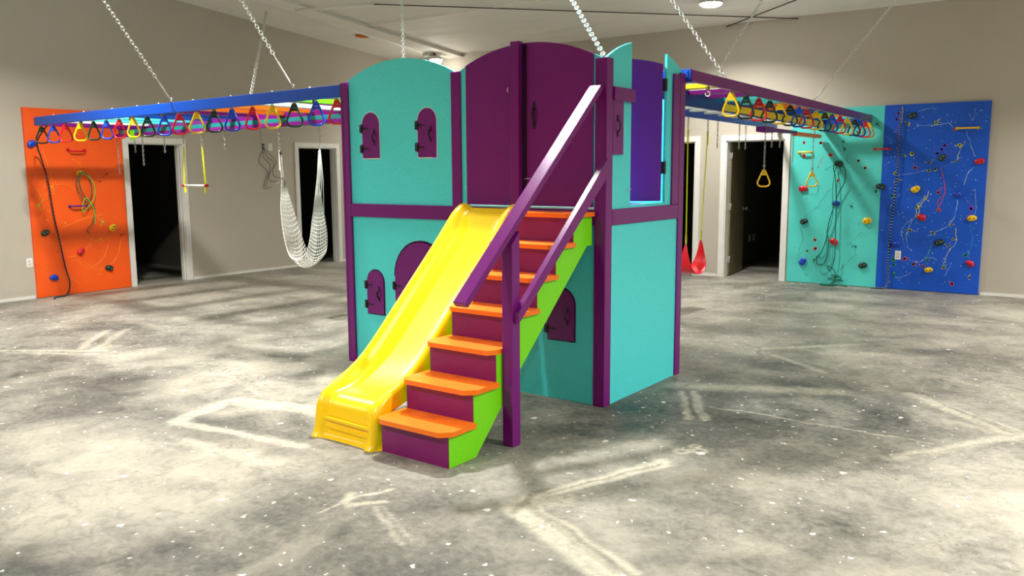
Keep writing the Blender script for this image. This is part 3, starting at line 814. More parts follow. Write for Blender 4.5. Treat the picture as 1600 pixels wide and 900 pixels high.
# ------------------------------------------------------------------ the steps
ST = Tower('castle_steps', 'steps with orange treads, purple risers and lime green sides up to the castle', 'steps', (-0.345, -0.8, 0))
RY = [-1.51, -1.295, -1.082, -0.872, -0.664, -0.458, -0.252]
TZ = [0.207 + 0.1870 * i for i in range(7)]
XL, XR = -0.60, -0.091
for i in range(7):
    yb = RY[i + 1] if i < 6 else -0.022
    z = TZ[i]
    ov = 0.0 if i == 2 else 0.022           # the third tread ends flush where the railing post stands
    pts = [(XL - 0.015, yb), (XL - 0.015, RY[i] - 0.005), (XL + 0.03, RY[i] - 0.045), (XR - 0.035, RY[i] - 0.045), (XR + ov, RY[i] + 0.012), (XR + ov, yb)]
    b = mb(ORANGE); b.prism(pts, 2, z - 0.028, z, 0.004); ST.part(b, 'tread')
    b = mb(PURPLE_BOUNCE); z0 = 0.0 if i == 0 else TZ[i - 1]
    b.box((XL + 0.002, RY[i], z0), (XR - 0.003, RY[i] + 0.018, z - 0.028)); ST.part(b, 'riser')
def stringer(x0, x1):
    pts = [(-1.507, 0.0), (-1.275, 0.0), (-0.86, 0.41), (-0.082, 1.108), (-0.022, 1.108), (-0.022, TZ[6] - 0.028)]
    for i in range(6, -1, -1):
        pts.append((RY[i] + 0.003, TZ[i] - 0.028))
        if i: pts.append((RY[i] + 0.003, TZ[i - 1] - 0.028))
    b = mb(LIME); b.prism(pts, 0, x0, x1); return b
ST.part(stringer(XR - 0.020, XR), 'stringer'); ST.part(stringer(XL, XL + 0.020), 'stringer')

# ------------------------------------------------------------------ railing
RL = Tower('stair_railing', 'purple railing of one post and two sloping handrails beside the steps', 'railing', (-0.06, -0.98, 0))
b = mb(PURPLE)
b.hexa([(-0.090, -1.026, 0), (-0.016, -1.026, 0), (-0.016, -0.948, 0), (-0.090, -0.948, 0), (-0.090, -1.026, 1.19), (-0.016, -1.026, 1.19), (-0.016, -0.948, 1.262), (-0.090, -0.948, 1.262)], 0.006)
RL.part(b, 'post')
b = mb(PURPLE); b.board((-0.063, -1.43, 0.893), (-0.063, -0.022, 2.135), (0, 0, 1), 0.089, 0.038, 0.006); RL.part(b, 'handrail')
b = mb(PURPLE)
sl_ = (1.600 - 0.735) / (0.98)
pts = [(-1.01, 0.735), (-1.01, 0.80), (-0.985, 0.825), (-0.012, 1.675), (-0.012, 1.562)]
b.prism(pts, 0, -0.016, 0.020, 0.005); RL.part(b, 'handrail')

# ------------------------------------------------------------------ overhead frames
def seam_bolts(b, pts, r=0.008):
    for p in pts: b.lathe([(0, 0), (r, 0), (r, 0.006), (r * 0.5, 0.012), (0, 0.012)], p, 8)
LF = Tower('overhead_ladder_frame', 'long overhead frame with blue front rail running left to the orange panel', 'monkey bars', (-5.15, 0.55, 2.0))
dz = lambda x: 0.0 + (x + 2.5) * 0.0066        # the frame sags a little towards its far end
def lboard(m, y0, y1, z0, z1, x0=-7.82, x1=-2.51):
    b = mb(m)
    b.hexa([(x0, y0, z0 + dz(x0)), (x1, y0, z0 + dz(x1)), (x1, y1, z0 + dz(x1)), (x0, y1, z0 + dz(x0)), (x0, y0, z1 + dz(x0)), (x1, y0, z1 + dz(x1)), (x1, y1, z1 + dz(x1)), (x0, y1, z1 + dz(x0))], 0.004)
    return b
o = lboard(BLUE, 0.0, 0.038, 2.212, 2.312); fr = LF.part(o, 'side_rail', None, 'blue front rail')
LF.part(lboard(PURPLE, 1.11, 1.15, 2.196, 2.312, x0=-8.0), 'side_rail', None, 'purple rear rail')
LF.part(lboard(TEAL, 1.09, 1.16, 2.150, 2.196, x0=-7.95), 'lower_beam', None, 'teal board below the rear rail')
LF.part(lboard(PURPLE, 1.08, 1.17, 2.110, 2.150, x0=-8.1), 'lower_beam', None, 'purple bottom board of the rear rail')
b = mb(PURPLE); b.box((-7.86, 0.0, 2.176), (-7.82, 1.15, 2.276), 0.004); LF.part(b, 'end_board')
for x, m in ((-2.72, LIME), (-3.2, LIME), (-3.72, WHITEB), (-4.2, ORANGE), (-4.65, ORANGE), (-5.1, PURPLE), (-5.5, BLUE), (-5.95, BLUE), (-6.4, CYAN), (-6.85, CYAN), (-7.3, WHITEB)):
    b = mb(m); b.box((x - 0.045, 0.038, 2.225 + dz(x)), (x + 0.045, 1.11, 2.263 + dz(x)), 0.003); LF.part(b, 'cross_slat')
for x in (-7.4, -6.7, -6.1, -5.6, -5.2, -4.6, -4.0, -3.4, -2.9):
    b = mb(ZINC); seam_bolts(b, [(x, 0.019, 2.312 + dz(x))]); LF.part(b, 'bolt')
b = mb(LIME); b.box((-7.62, 1.06, 2.03), (-7.56, 1.09, 2.15), 0.002); LF.part(b, 'end_block', None, 'lime green end block')

RF = thing('overhead_ladder_frame', 'overhead frame with purple front rail running from castle to turquoise panel', 'monkey bars', (-0.55, 4.2, 2.0))
RO = (-0.55, 4.2, 2.0)
def rboard(m, x0, x1, z0, z1, y0=1.22, y1=7.16, name='side_rail', label=None, bev=0.004):
    b = mb(m); f = lambda y: -(y - 1.2) * 0.006
    b.hexa([(x0, y0, z0 + f(y0)), (x1, y0, z0 + f(y0)), (x1, y1, z0 + f(y1)), (x0, y1, z0 + f(y1)), (x0, y0, z1 + f(y0)), (x1, y0, z1 + f(y0)), (x1, y1, z1 + f(y1)), (x0, y1, z1 + f(y1))], bev)
    o = b.build(name, RF, RO)
    if label: o['label'] = label
    return o
rboard(PURPLE, 0.025, 0.063, 2.268, 2.354, label='purple front rail')
rboard(NAVY, -0.60, -0.562, 2.205, 2.352, label='dark blue middle rail')
rboard(BLUE, -1.24, -1.20, 2.215, 2.300, label='blue rear rail')
rboard(YELLOW, -0.562, -0.548, 2.215, 2.285, y0=3.45, y1=7.1, name='face_board', label='yellow board on the middle rail')
for y in (3.9, 4.6, 5.3, 6.1): 
    b = mb(BLACK); b.bar((-0.55, y, 2.235), (-0.544, y, 2.235), 0.008, 8); b.build('bolt', RF, RO)
rboard(BLUE, 0.0, 0.03, 2.27, 2.35, y0=1.21, y1=1.36, name='end_block')
b = mb(BLUE); b.box((-0.6, 1.215, 2.262), (0.05, 1.25, 2.362), 0.003); b.build('end_board', RF, RO)
b = mb(BLUE); b.box((-0.6, 7.14, 2.22), (0.06, 7.18, 2.325), 0.003); b.build('end_board', RF, RO)
for y, m in ((1.55, YELLOW), (2.1, YELLOW), (2.62, PURPLE), (3.05, PURPLE), (3.5, CYAN), (3.95, CYAN), (4.4, ORANGE), (4.85, ORANGE), (5.3, BLUE), (5.7, BLUE), (6.1, LIME), (6.5, ORANGE), (6.9, CYAN)):
    z = 2.345 - (y - 1.2) * 0.006
    b = mb(m); b.box((-0.562, y - 0.045, z - 0.040), (0.025, y + 0.045, z - 0.002), 0.003); b.build('cross_slat', RF, RO)
for y in [1.6 + 0.42 * k for k in range(12)]:
    b = mb(WHITEB); z = 2.29 - (y - 1.2) * 0.006; b.box((-1.20, y - 0.05, z - 0.02), (-0.60, y + 0.05, z), 0.002); b.build('rear_slat', RF, RO)
b = mb(PURPLE); b.box((-0.66, 4.72, 2.035), (-0.55, 5.05, 2.10), 0.008); b.box((-0.64, 5.05, 2.05), (-0.57, 6.0, 2.09), 0.004)
b.use(ORANGE).box((-0.64, 6.0, 2.03), (-0.57, 7.12, 2.08), 0.004)
o = b.build('swing_beam', RF, RO); o['label'] = 'purple and orange beam under the middle rail'
for y in (4.9, 6.9):
    b = mb(DZINC); b.box((-0.61, y - 0.012, 2.085), (-0.60, y + 0.012, 2.24)); b.build('hanger', RF, RO)

# ------------------------------------------------------------------ triangle handles
def handle_mesh(m):
    """hanging triangle grip: height 0.20 from the eye down, width 0.16"""
    b = mb(m)
    R = 0.026; hw = 0.083; zb = -0.222
    pts = []
    def corner(cx, cz, r, a0, a1, k=7):
        for i in range(k + 1):
            a = a0 + (a1 - a0) * i / k; pts.append((cx + r * math.cos(a), 0, cz + r * math.sin(a)))
    t = math.radians(20)
    corner(hw - 0.012 - 0.045, zb + 0.011 + 0.045, 0.045, -math.pi / 2, t)
    corner(0.0, -0.035, 0.016, t, math.pi - t)
    corner(-(hw - 0.012 - 0.045), zb + 0.011 + 0.045, 0.045, math.pi - t, math.pi * 1.5)
    b.tube(pts, 0.0095, 10, closed=True)
    b.prism([(-0.022, -0.055), (0.022, -0.055), (0.034, -0.078), (0.018, -0.082), (0, -0.078), (-0.018, -0.082), (-0.034, -0.078)][::-1] + [], 1, -0.008, 0.008, 0.002)
    b.prism([(-0.024, -0.052), (0.024, -0.052), (0.013, -0.012), (-0.013, -0.012)], 1, -0.009, 0.009, 0.003)
    return b
def hook_mesh():
    b = mb(DZINC)
    b.box((-0.012, -0.014, 0.012), (0.012, 0.014, 0.045), 0.002)
    b.tube([(0.0, -0.010, 0.014), (0.0, -0.013, 0.0), (0, -0.010, -0.020), (0, 0.0, -0.028), (0, 0.010, -0.020), (0, 0.013, 0.0), (0, 0.010, 0.014)], 0.0035, 6)
    return b
PROTO = {}
for nm, m in (('yellow', R_YEL), ('red', R_RED), ('blue', R_BLU), ('dark green', R_GRN)):
    PROTO[nm] = None
_mesh = {}
def triangle(color, loc, rz, label, group):
    m = {'yellow': R_YEL, 'red': R_RED, 'blue': R_BLU, 'dark green': R_GRN}[color]
    if color not in _mesh:
        o = handle_mesh(m).build('triangle_handle'); h = hook_mesh().build('hook', o); _mesh[color] = (o, h)
    else:
        o0, h0 = _mesh[color]; o = o0.copy(); COL.objects.link(o); h = h0.copy(); COL.objects.link(h); h.parent = o
    o.location = loc; o.rotation_euler = (0, 0, rz); tag(o, label, 'triangle handle', group); return o
ORD = ['nearest the castle', 'second', 'third', 'fourth', 'fifth', 'sixth']
rnd = random.Random(4)
cnt = {}
lefts = [(-2.57, 'red'), (-2.829, 'blue'), (-3.111, 'dark green'), (-3.408, 'yellow'), (-3.69, 'red'), (-3.996, 'blue'), (-4.275, 'dark green'), (-4.556, 'yellow'), (-4.849, 'red'), (-5.12, 'blue'), (-5.426, 'dark green'), (-5.695, 'yellow'),
         (-5.974, 'red'), (-6.236, 'blue'), (-6.508, 'dark green'), (-6.806, 'yellow'), (-7.142, 'red'), (-7.434, 'blue'), (-7.72, 'dark green')]
for x, c in lefts:
    k = cnt.get(c, 0); cnt[c] = k + 1
    lab = f'{c} triangle handle under the blue rail, ' + (f'{c} one nearest the castle' if k == 0 else f'{ORD[k]} {c} one counting from the castle')
    triangle(c, T((x, 0.019, 2.212 + dz(x))), rnd.uniform(0.35, 0.75), lab, 'triangle handles under the blue rail')
cnt = {}
rights = [(2.077, 'yellow'), (2.43, 'dark green'), (2.76, 'red'), (3.06, 'dark green'), (3.37, 'yellow'), (3.69, 'dark green'), (3.97, 'blue'), (4.26, 'red'), (4.6, 'yellow'), (4.95, 'dark green'), (5.25, 'blue'), (5.6, 'red'), (5.95, 'yellow'),
          (6.3, 'dark green'), (6.58, 'blue'), (6.85, 'red'), (7.08, 'yellow')]
for y, c in rights:
    k = cnt.get(c, 0); cnt[c] = k + 1
    lab = f'{c} triangle handle under the purple rail, ' + (f'{c} one nearest the castle' if k == 0 else f'{ORD[k]} {c} one counting from the castle')
    triangle(c, (0.044, y, 2.268 - (y - 1.2) * 0.006), rnd.uniform(-0.15, 0.3), lab, 'triangle handles under the purple rail')
# empty swivel hook near the castle
b = mb(BRASS); b.box((-0.012, -0.012, -0.03), (0.012, 0.012, 0.0), 0.002); b.use(ZINC).tube([(0, 0, -0.03), (0.0, 0.0, -0.045)] + [(0.020 * math.sin(a), 0, -0.062 + 0.018 * math.cos(a)) for a in [0.0 + 5.2 * k / 12 for k in range(13)]], 0.005, 8)
o = b.build('swivel_hook'); o.location = (-0.02, 1.72, 2.275); tag(o, 'empty steel swivel hook beside the castle post', 'hook')
for x, wh in ((-2.92, 'right of the first blue handle'), (-4.36, 'beside the third dark handle'), (-5.25, 'between blue and dark handles'), (-5.85, 'near the third red handle'), (-6.9, 'near the turquoise slats')):
    b = mb(BRASS); b.box((-0.014, -0.012, -0.05), (0.014, 0.012, 0.0), 0.002); b.tube([(0.016 * math.sin(a), 0, -0.068 + 0.018 * math.cos(a)) for a in [2 * math.pi * k / 12 for k in range(12)]], 0.005, 6, closed=True)
    o = b.build('swing_hanger'); o.location = T((x, 0.08, 2.235 + dz(x)))
    tag(o, 'small brown steel swing hanger behind the blue rail, ' + wh, 'hanger', 'empty hangers behind the blue rail')

# ------------------------------------------------------------------ chains
def chain_into(b, a, c, L=0.036, r=0.0032, wide=0.011):
    a, c = Vector(a), Vector(c); d = c - a; n = max(2, int(d.length / (L * 0.78))); t = d.normalized()
    u = t.orthogonal().normalized(); v = t.cross(u)
    for i in range(n):
        p = a + d * ((i + 0.5) / n); s = u if i % 2 else v
        pts = []
        for k in range(10):
            an = 2 * math.pi * k / 10; q = math.cos(an); w_ = math.sin(an)
            pts.append(p + t * (L / 2) * q + s * wide * w_)
        b.tube(pts, r, 5, closed=True)
def chain(a, c, label, group=None, m=None, turnbuckle=0.0, L=0.036, r=0.0034, wide=0.011, cat='chain'):
    a, c = Vector(a), Vector(c); d = (c - a)
    s = a + d.normalized() * turnbuckle
    b = mb(m or ZINC); 
    chain_into(b, s - a, d, L, r, wide)
    o = b.build('chain'); o.location = a; tag(o, label, cat, group)
    if turnbuckle:
        t = mb(ZINC); e = s - a
        t.tube([e * 0.12, e * 0.2, e * 0.25, e * 0.85, e * 0.9, e * 0.97], [0.004, 0.004, 0.008, 0.008, 0.004, 0.004], 8)
        t.tube([(0.012 * math.cos(q), 0, 0.012 + 0.014 * math.sin(q)) for q in [2 * math.pi * k / 10 for k in range(10)]], 0.004, 6, closed=True)
        t.build('turnbuckle', o)
    return o
chain(T((-4.971, 0.019, 2.315)), (-5.433, -1.1, 4.418), 'support chain with turnbuckle, farthest out on the blue rail', 'support chains to the roof', turnbuckle=0.22, r=0.0042, wide=0.014, L=0.045)
chain(T((-5.25, 1.13, 2.31)), (-7.869, 3.641, 4.01), 'support chain slanting right from the rear rail to the ceiling', 'support chains to the roof', r=0.007, wide=0.022, L=0.075)
chain(T((-3.117, 0.019, 2.33)), (-4.51, -0.141, 4.337), 'support chain with turnbuckle on the blue rail near the castle', 'support chains to the roof', turnbuckle=0.32, r=0.0042, wide=0.014, L=0.045)
chain(T((-2.85, 1.13, 2.31)), (-3.718, 2.114, 4.145), 'support chain rising behind the left arch of the castle', 'support chains to the roof', r=0.0042, wide=0.014, L=0.045)
chain(T((-0.05, 0.06, 2.33)), (-2.052, 1.856, 4.16), 'support chain rising from the front corner post of the castle', 'support chains to the roof', r=0.0042, wide=0.014, L=0.045)
chain((0.044, 1.93, 2.36), (-1.305, 2.041, 4.15), 'thick support chain leaning left from the purple rail', 'support chains to the roof', r=0.0055, wide=0.014, L=0.045)
chain((-0.58, 3.02, 2.355), (0.038, 3.975, 3.98), 'support chain with turnbuckle leaning right from the dark blue rail', 'support chains to the roof', turnbuckle=0.38, r=0.0042, wide=0.014, L=0.045)
chain((0.044, 4.517, 2.345), (0.972, 5.368, 3.86), 'support chain with turnbuckle at the middle of the purple rail', 'support chains to the roof', turnbuckle=0.25, r=0.0042, wide=0.014, L=0.045)
# short hanging chains, left (local y of the lower beam)
YB = 1.125
def hang(x, z1, label, z0=2.11, m=DZINC, tw=T):
    return chain(tw((x, YB, z0)), tw((x, YB, z1)), label, 'chains hanging below the rear rail', m=m, r=0.0032, wide=0.010)
hang(-7.63, 1.874, 'short empty chain in front of the left doorway, leftmost')
hang(-7.45, 1.708, 'longer doubled chain in front of the left doorway')
hang(-6.951, 1.861, 'short empty chain in front of the left doorway, right of the doubled one')
hang(-8.05, 1.60, 'chain hanging in front of the orange panel')
hang(-5.708, 1.870, 'short empty chain between the trapeze and the hammock')
hang(-5.05, 1.845, 'short empty chain above the black cable plug')
hang(-3.711, 1.86, 'short chain half hidden by the left castle post')

# ------------------------------------------------------------------ trapeze
tz = 1.453
t = thing('trapeze_bar', 'white trapeze bar with red ends on yellow straps', 'trapeze', T((-6.35, YB, tz)), TH)
b = mb(WHITEB); b.bar((-0.225, 0, 0), (0.225, 0, 0), 0.013, 12); b.build('bar', t)
for s in (-1, 1):
    b = mb(R_RED); b.bar((s * 0.215, 0, 0), (s * 0.25, 0, 0), 0.020, 12); b.build('end_cap', t)
    b = mb(DZINC); chain_into(b, (s * 0.19, 0, 0.657), (s * 0.19, 0, 0.42 if s > 0 else 0.5)); b.build('chain', t)
    b = mb(ROPE_Y); b.board((s * 0.19, 0, 0.47), (s * 0.215, 0, 0.0), (0, 1, 0), 0.004, 0.018, 0); b.board((s * 0.19, 0, 0.47), (s * 0.225, 0, 0.0), (0, 1, 0), 0.010, 0.014, 0)
    b.board((s * 0.215, 0, 0.01), (s * 0.205, 0, -0.085), (0, 1, 0), 0.022, 0.016, 0); b.build('strap', t)

# ------------------------------------------------------------------ hammock swing
hb = 0.578
t = thing('net_hammock_swing', 'white cotton net hammock hanging folded beside the far doorway', 'hammock', T((-4.42, YB, hb)), TH)
def bez(pts, k):
    """Catmull-Rom through pts, k steps per span"""
    P = [pts[0]] + list(pts) + [pts[-1]]; out = []
    for i in range(1, len(P) - 2):
        for j in range(k):
            u = j / k; a, b_, c, d = [Vector(P[i + q]) for q in (-1, 0, 1, 2)]
            out.append(0.5 * ((2 * b_) + (c - a) * u + (2 * a - 5 * b_ + 4 * c - d) * u * u + (3 * b_ - a - 3 * c + d) * u ** 3))
    out.append(Vector(P[-2])); return out
# centre line in x-z with the half-width of the net (along y, and a little in x)
lineL = [(-0.30, 0, 1.26), (-0.285, 0, 1.05), (-0.255, 0, 0.80), (-0.225, 0, 0.60), (-0.165, 0, 0.33), (-0.09, 0, 0.12), (-0.01, 0, 0.012), (0.09, 0, 0.01), (0.19, 0, 0.11), (0.245, 0, 0.30), (0.265, 0, 0.50), (0.285, 0, 0.72), (0.31, 0, 1.0), (0.34, 0, 1.25)]
cl = bez(lineL, 5); M = len(cl)
wid = []
for i in range(M):
    f = i / (M - 1)
    w_ = max(0.012, 0.11 * math.sin(math.pi * min(1, max(0, (f - 0.10) / 0.80))) ** 0.7 if 0.10 < f < 0.9 else 0.012)
    wid.append(w_)
NC = 12
vs = []; fs = []
for i in range(M):
    p = cl[i]; f = i / (M - 1)
    sx = (0.0 if f < 0.5 else 0.05) * math.sin(math.pi * f)
    for j in range(NC + 1):
        q = -1 + 2 * j / NC
        y_ = wid[i] * q
        vs.append((p.x + sx * abs(q) * (wid[i] / 0.11) + 0.04 * q * (wid[i] / 0.11), y_, p.z + 0.10 * (q * q) * (wid[i] / 0.11) * math.sin(math.pi * f) ** 2))
for i in range(M - 1):
    for j in range(NC): fs.append((i * (NC + 1) + j, i * (NC + 1) + j + 1, (i + 1) * (NC + 1) + j + 1, (i + 1) * (NC + 1) + j))
b = mb(ROPE_W); b._faces(vs, fs, True); net = b.build('net', t)
md = net.modifiers.new('w', 'WIREFRAME'); md.thickness = 0.0115; md.use_replace = True; md.use_even_offset = False
b = mb(ROPE_W)
for s, (xr, k0) in ((-1, (-0.30, 0)), (1, (0.335, M - 1))):
    pass
for j in range(0, NC + 1, 3):
    q = -1 + 2 * j / NC
    a = vs[5 * (NC + 1) + j]; b.tube([(-0.312, 0.004 * q, 1.262), (-0.30 + 0.004 * q, 0.02 * q, 1.05), a], 0.0035, 5)
    a = vs[(M - 14) * (NC + 1) + j]; b.tube([(0.345, 0.004 * q, 1.262), (0.33 + 0.012 * q, 0.03 * q, 0.95), a], 0.004, 5)
b.build('suspension_cords', t)
for x in (-0.31, 0.345):
    b = mb(DZINC); b.tube([(x + 0.017 * math.cos(q), 0, 1.282 + 0.02 * math.sin(q)) for q in [2 * math.pi * k / 14 for k in range(14)]], 0.005, 8, closed=True); b.build('ring', t)
    b = mb(DZINC); chain_into(b, (x, 0, 1.302), (x, 0, 1.53)); b.build('chain', t)

# ------------------------------------------------------------------ red belt swing, on the rear blue rail of the right frame
SX = -1.22
t = thing('belt_swing', 'red rubber belt swing on yellow ropes hanging right of the castle', 'swing', (SX, 4.36, 0.40))
lt_ = [(-0.245, 0.36), (-0.275, 0.20), (-0.27, 0.09), (-0.20, 0.02), (-0.08, 0.0), (0.05, 0.015), (0.15, 0.08), (0.20, 0.19), (0.185, 0.385)]
ws = [0.012, 0.05, 0.09, 0.11, 0.115, 0.115, 0.10, 0.055, 0.012]
b = mb(RUBBER); vs = []; fs = []
for (y_, z_), w_ in zip(lt_, ws):
    for q in (-1, -0.5, 0, 0.5, 1): vs.append((w_ * q, y_, z_))
for i in range(len(lt_) - 1):
    for j in range(4): fs.append((i * 5 + j, i * 5 + j + 1, (i + 1) * 5 + j + 1, (i + 1) * 5 + j))
b._faces(vs, fs, True); seat = b.build('seat', t)
md = seat.modifiers.new('o', 'SOLIDIFY'); md.thickness = 0.012; md.offset = 0
md = seat.modifiers.new('s', 'SUBSURF'); md.levels = 2; md.render_levels = 2
for (yb_, zb_, yt_) in ((-0.245, 0.36, -0.26), (0.185, 0.385, 0.31)):
    b = mb(ROPE_Y); b.board((0, yb_, zb_ + 0.07), (0, yt_, 1.60), (0, 1, 0), 0.008, 0.014, 0); b.board((0, yb_, zb_ + 0.0), (0, yb_, zb_ + 0.10), (0, 1, 0), 0.008, 0.032, 0); b.board((0, yt_, 1.50), (0, yt_, 1.66), (0, 1, 0), 0.012, 0.028, 0); b.build('rope', t)
    b = mb(DZINC); chain_into(b, (0, yt_, 1.60), (0, yt_, 1.805)); chain_into(b, (0, yb_, zb_ - 0.01), (0, yb_, zb_ + 0.05)); b.build('chain', t)
for x_, y_, z0, z1, lab in ((SX, 4.98, 2.22, 1.87, 'long empty chain just left of the open door'), (SX, 5.72, 2.21, 1.87, 'short empty chain in the open doorway, left one of a pair'), (SX, 5.95, 2.21, 1.875, 'short empty chain in the open doorway, right one of a pair'),
                            (-0.6, 5.12, 2.05, 1.87, 'short chain just right of the left hanging yellow triangle'), (-0.6, 5.42, 2.06, 1.87, 'short chain under the purple and orange beam'), (-0.6, 5.95, 2.05, 1.70, 'thin chain hanging at the door casing beside the turquoise panel')):
    chain((x_, y_, z0), (x_, y_, z1), lab, 'empty chains below the right frame', m=DZINC, r=0.0032, wide=0.010)
for y_, zt, lab in ((4.88, 1.62, 'yellow triangle handle hanging low on a chain in the open doorway'), (6.842, 1.587, 'yellow triangle handle hanging low on a chain before the turquoise panel')):
    triangle('yellow', (-0.6, y_, zt), 0.55, lab, 'low hanging yellow triangles')
    chain((-0.6, y_, zt - 0.02), (-0.6, y_, 2.04), lab.replace('yellow triangle handle hanging low on a chain', 'chain holding the low yellow triangle'), 'chains of the low triangles', m=DZINC, r=0.0032, wide=0.010)

# ------------------------------------------------------------------ climbing panels with paint splatters (the splatter is part of the panel's surface)
def on_plane(side, u, v, d):
    """u along the wall, v up, d out of the wall"""
    return (LEFT_X + d, u, v) if side == 'L' else (u, BACK_Y - d, v)
class Splat:
    def __init__(self, b, side, thick, seed): self.b, self.side, self.d, self.r = b, side, thick, random.Random(seed)
    def dot(self, u, v, r, m, n=9):
        self.b.use(m); pts = []
        for k in range(n):
            a = 2 * math.pi * k / n; q = r * self.r.uniform(0.7, 1.25); pts.append((u + q * math.cos(a), v + q * math.sin(a)))
        c0 = [on_plane(self.side, p[0], p[1], self.d - 0.001) for p in pts]; c1 = [on_plane(self.side, p[0], p[1], self.d + 0.0016) for p in pts]
        self.b._faces(c0 + c1, [tuple(range(n, 2 * n))] + [(i, (i + 1) % n, n + (i + 1) % n, n + i) for i in range(n)])
    def line(self, pts, w, m, jit=0.0):
        self.b.use(m); P = bez([(p[0], p[1], 0) for p in pts], 5)
        q = []
        for i, p in enumerate(P):
            ww = w * 0.55 * self.r.uniform(0.3, 1.5)
            q.append((on_plane(self.side, p.x + self.r.uniform(-jit, jit), p.y + self.r.uniform(-jit, jit), self.d), ww))
        self.b.tube([x for x, _ in q], [min(y, 0.006) for _, y in q], 5)
    def scatter(self, n, u0, u1, v0, v1, ms, r0=0.003, r1=0.009):
        for _ in range(n): self.dot(self.r.uniform(u0, u1), self.r.uniform(v0, v1), self.r.uniform(r0, r1) * self.r.uniform(0.5, 1.0), self.r.choice(ms), 6)
    def drip(self, u, v, m, n=5, L=0.15, w=0.003, ang=None):
        self.dot(u, v, 0.016, m)
        for _ in range(n):
            a = self.r.uniform(0, 2 * math.pi) if ang is None else ang + self.r.uniform(-0.5, 0.5); l = L * self.r.uniform(0.3, 1)
            self.line([(u, v), (u + l * 0.5 * math.cos(a) + self.r.uniform(-.02, .02), v + l * 0.5 * math.sin(a)), (u + l * math.cos(a), v + l * math.sin(a))], w, m)
            self.dot(u + l * math.cos(a), v + l * math.sin(a), 0.006, m, 6)
PT_ = 0.035
# orange panel
b = mb(PANEL_O); b.box((LEFT_X + 0.001, 0.316, 0.005), (LEFT_X + PT_, 1.60, 2.44), 0.003)
s = Splat(b, 'L', PT_, 5)
s.scatter(90, 0.4, 1.55, 0.1, 2.0, [S_ORG, S_ORG, S_MAR, S_YEL])
for p in ([(0.52, 1.9), (0.60, 1.6), (0.63, 1.3)], [(0.40, 1.42), (0.48, 1.2), (0.42, 1.0)], [(0.5, 1.43), (0.75, 1.47), (0.95, 1.35)], [(0.86, 0.45), (1.0, 0.32), (1.2, 0.42), (1.3, 0.62)], [(1.0, 0.75), (1.25, 0.68), (1.5, 0.9)],
          [(0.45, 0.22), (0.75, 0.22), (0.9, 0.05)], [(0.9, 1.8), (1.0, 1.7), (0.98, 1.5)], [(1.0, 1.25), (1.15, 1.05), (1.25, 0.92)], [(0.75, 0.5), (0.95, 0.55), (1.1, 0.75)], [(0.7, 0.9), (1.0, 1.0), (1.3, 1.05)], [(0.95, 0.42), (1.15, 0.28), (1.4, 0.42), (1.5, 0.7)]):
    s.line(p, 0.006, S_ORG, 0.006); s.line([(q[0] + 0.01, q[1] + 0.02) for q in p], 0.0022, S_ORG, 0.01)
for u, v, m in ((1.25, 0.95, S_LIM), (0.42, 1.2, S_LIM), (1.25, 1.5, S_MAR), (1.35, 1.6, S_MAR), (0.6, 1.43, S_ORG), (1.5, 0.75, S_MAR), (1.2, 0.72, S_ORG)):
    s.drip(u, v, m, 3, 0.12)
o = b.build('climbing_wall', None, (LEFT_X, 0.95, 0)); o.location = (LEFT_X, 0.95, 0); tag(o, 'orange climbing panel splattered with paint on the left wall', 'climbing wall')
# turquoise panel
b = mb(PANEL_C); b.box((-1.0, BACK_Y - PT_, 0.005), (0.211, BACK_Y - 0.001, 2.44), 0.003)
s = Splat(b, 'R', PT_, 8)
s.scatter(150, -0.95, 0.18, 0.1, 2.3, [S_DRK, S_DRK, S_DRK, S_RED, S_WHT], 0.002, 0.006)
for u, v, m, r in ((-0.83, 1.98, S_RED, 0.02), (-0.60, 1.97, S_RED, 0.022), (-0.82, 1.80, S_RED, 0.03), (-0.46, 1.80, S_RED, 0.03), (-0.09, 1.72, S_RED, 0.015), (-0.0, 1.62, S_RED, 0.02), (-0.62, 0.62, S_RED, 0.022), (-0.61, 0.50, S_RED, 0.024), (-0.72, 0.46, S_LIM, 0.015), (-0.62, 0.34, S_LIM, 0.012), (-0.35, 1.45, S_RED, 0.012)):
    s.dot(u, v, r, m); s.drip(u, v, m, 2, 0.06, 0.002)
s.line([(-0.63, 1.62), (-0.58, 1.74), (-0.55, 1.78)], 0.006, S_RED)
for p in ([(-0.85, 0.85), (-0.8, 0.6), (-0.87, 0.3)], [(-0.78, 0.95), (-0.6, 1.1), (-0.5, 1.25), (-0.45, 1.35)], [(0.0, 0.75), (-0.13, 0.6), (-0.07, 0.45), (-0.15, 0.35)], [(-0.27, 0.2), (-0.22, 0.3), (-0.25, 0.1)], [(0.1, 1.45), (0.0, 1.35), (-0.08, 1.22)], [(-0.85, 1.3), (-0.65, 1.25), (-0.6, 1.4)], [(-0.55, 1.6), (-0.35, 1.65), (-0.3, 1.5)], [(-0.2, 1.85), (-0.25, 1.75), (-0.2, 1.68)], [(-0.75, 0.12), (-0.65, 0.25), (-0.6, 0.3)]):
    s.line(p, 0.0028, S_DRK, 0.012); s.line([(q[0] + 0.02, q[1] - 0.02) for q in p], 0.0015, S_DRK, 0.02)
s.line([(0.02, 0.28), (0.02, 0.15)], 0.006, S_LIM)
for u, v in ((-0.28, 1.88), (-0.12, 2.1), (0.12, 2.2), (-0.3, 1.98), (0.15, 1.3), (-0.15, 1.1), (-0.07, 0.55)): s.drip(u, v, S_DRK, 4, 0.05, 0.002)
o = b.build('climbing_wall', None, (-0.4, BACK_Y, 0)); o.location = (-0.4, BACK_Y, 0); tag(o, 'turquoise climbing panel with a green rope beside the open door', 'climbing wall')
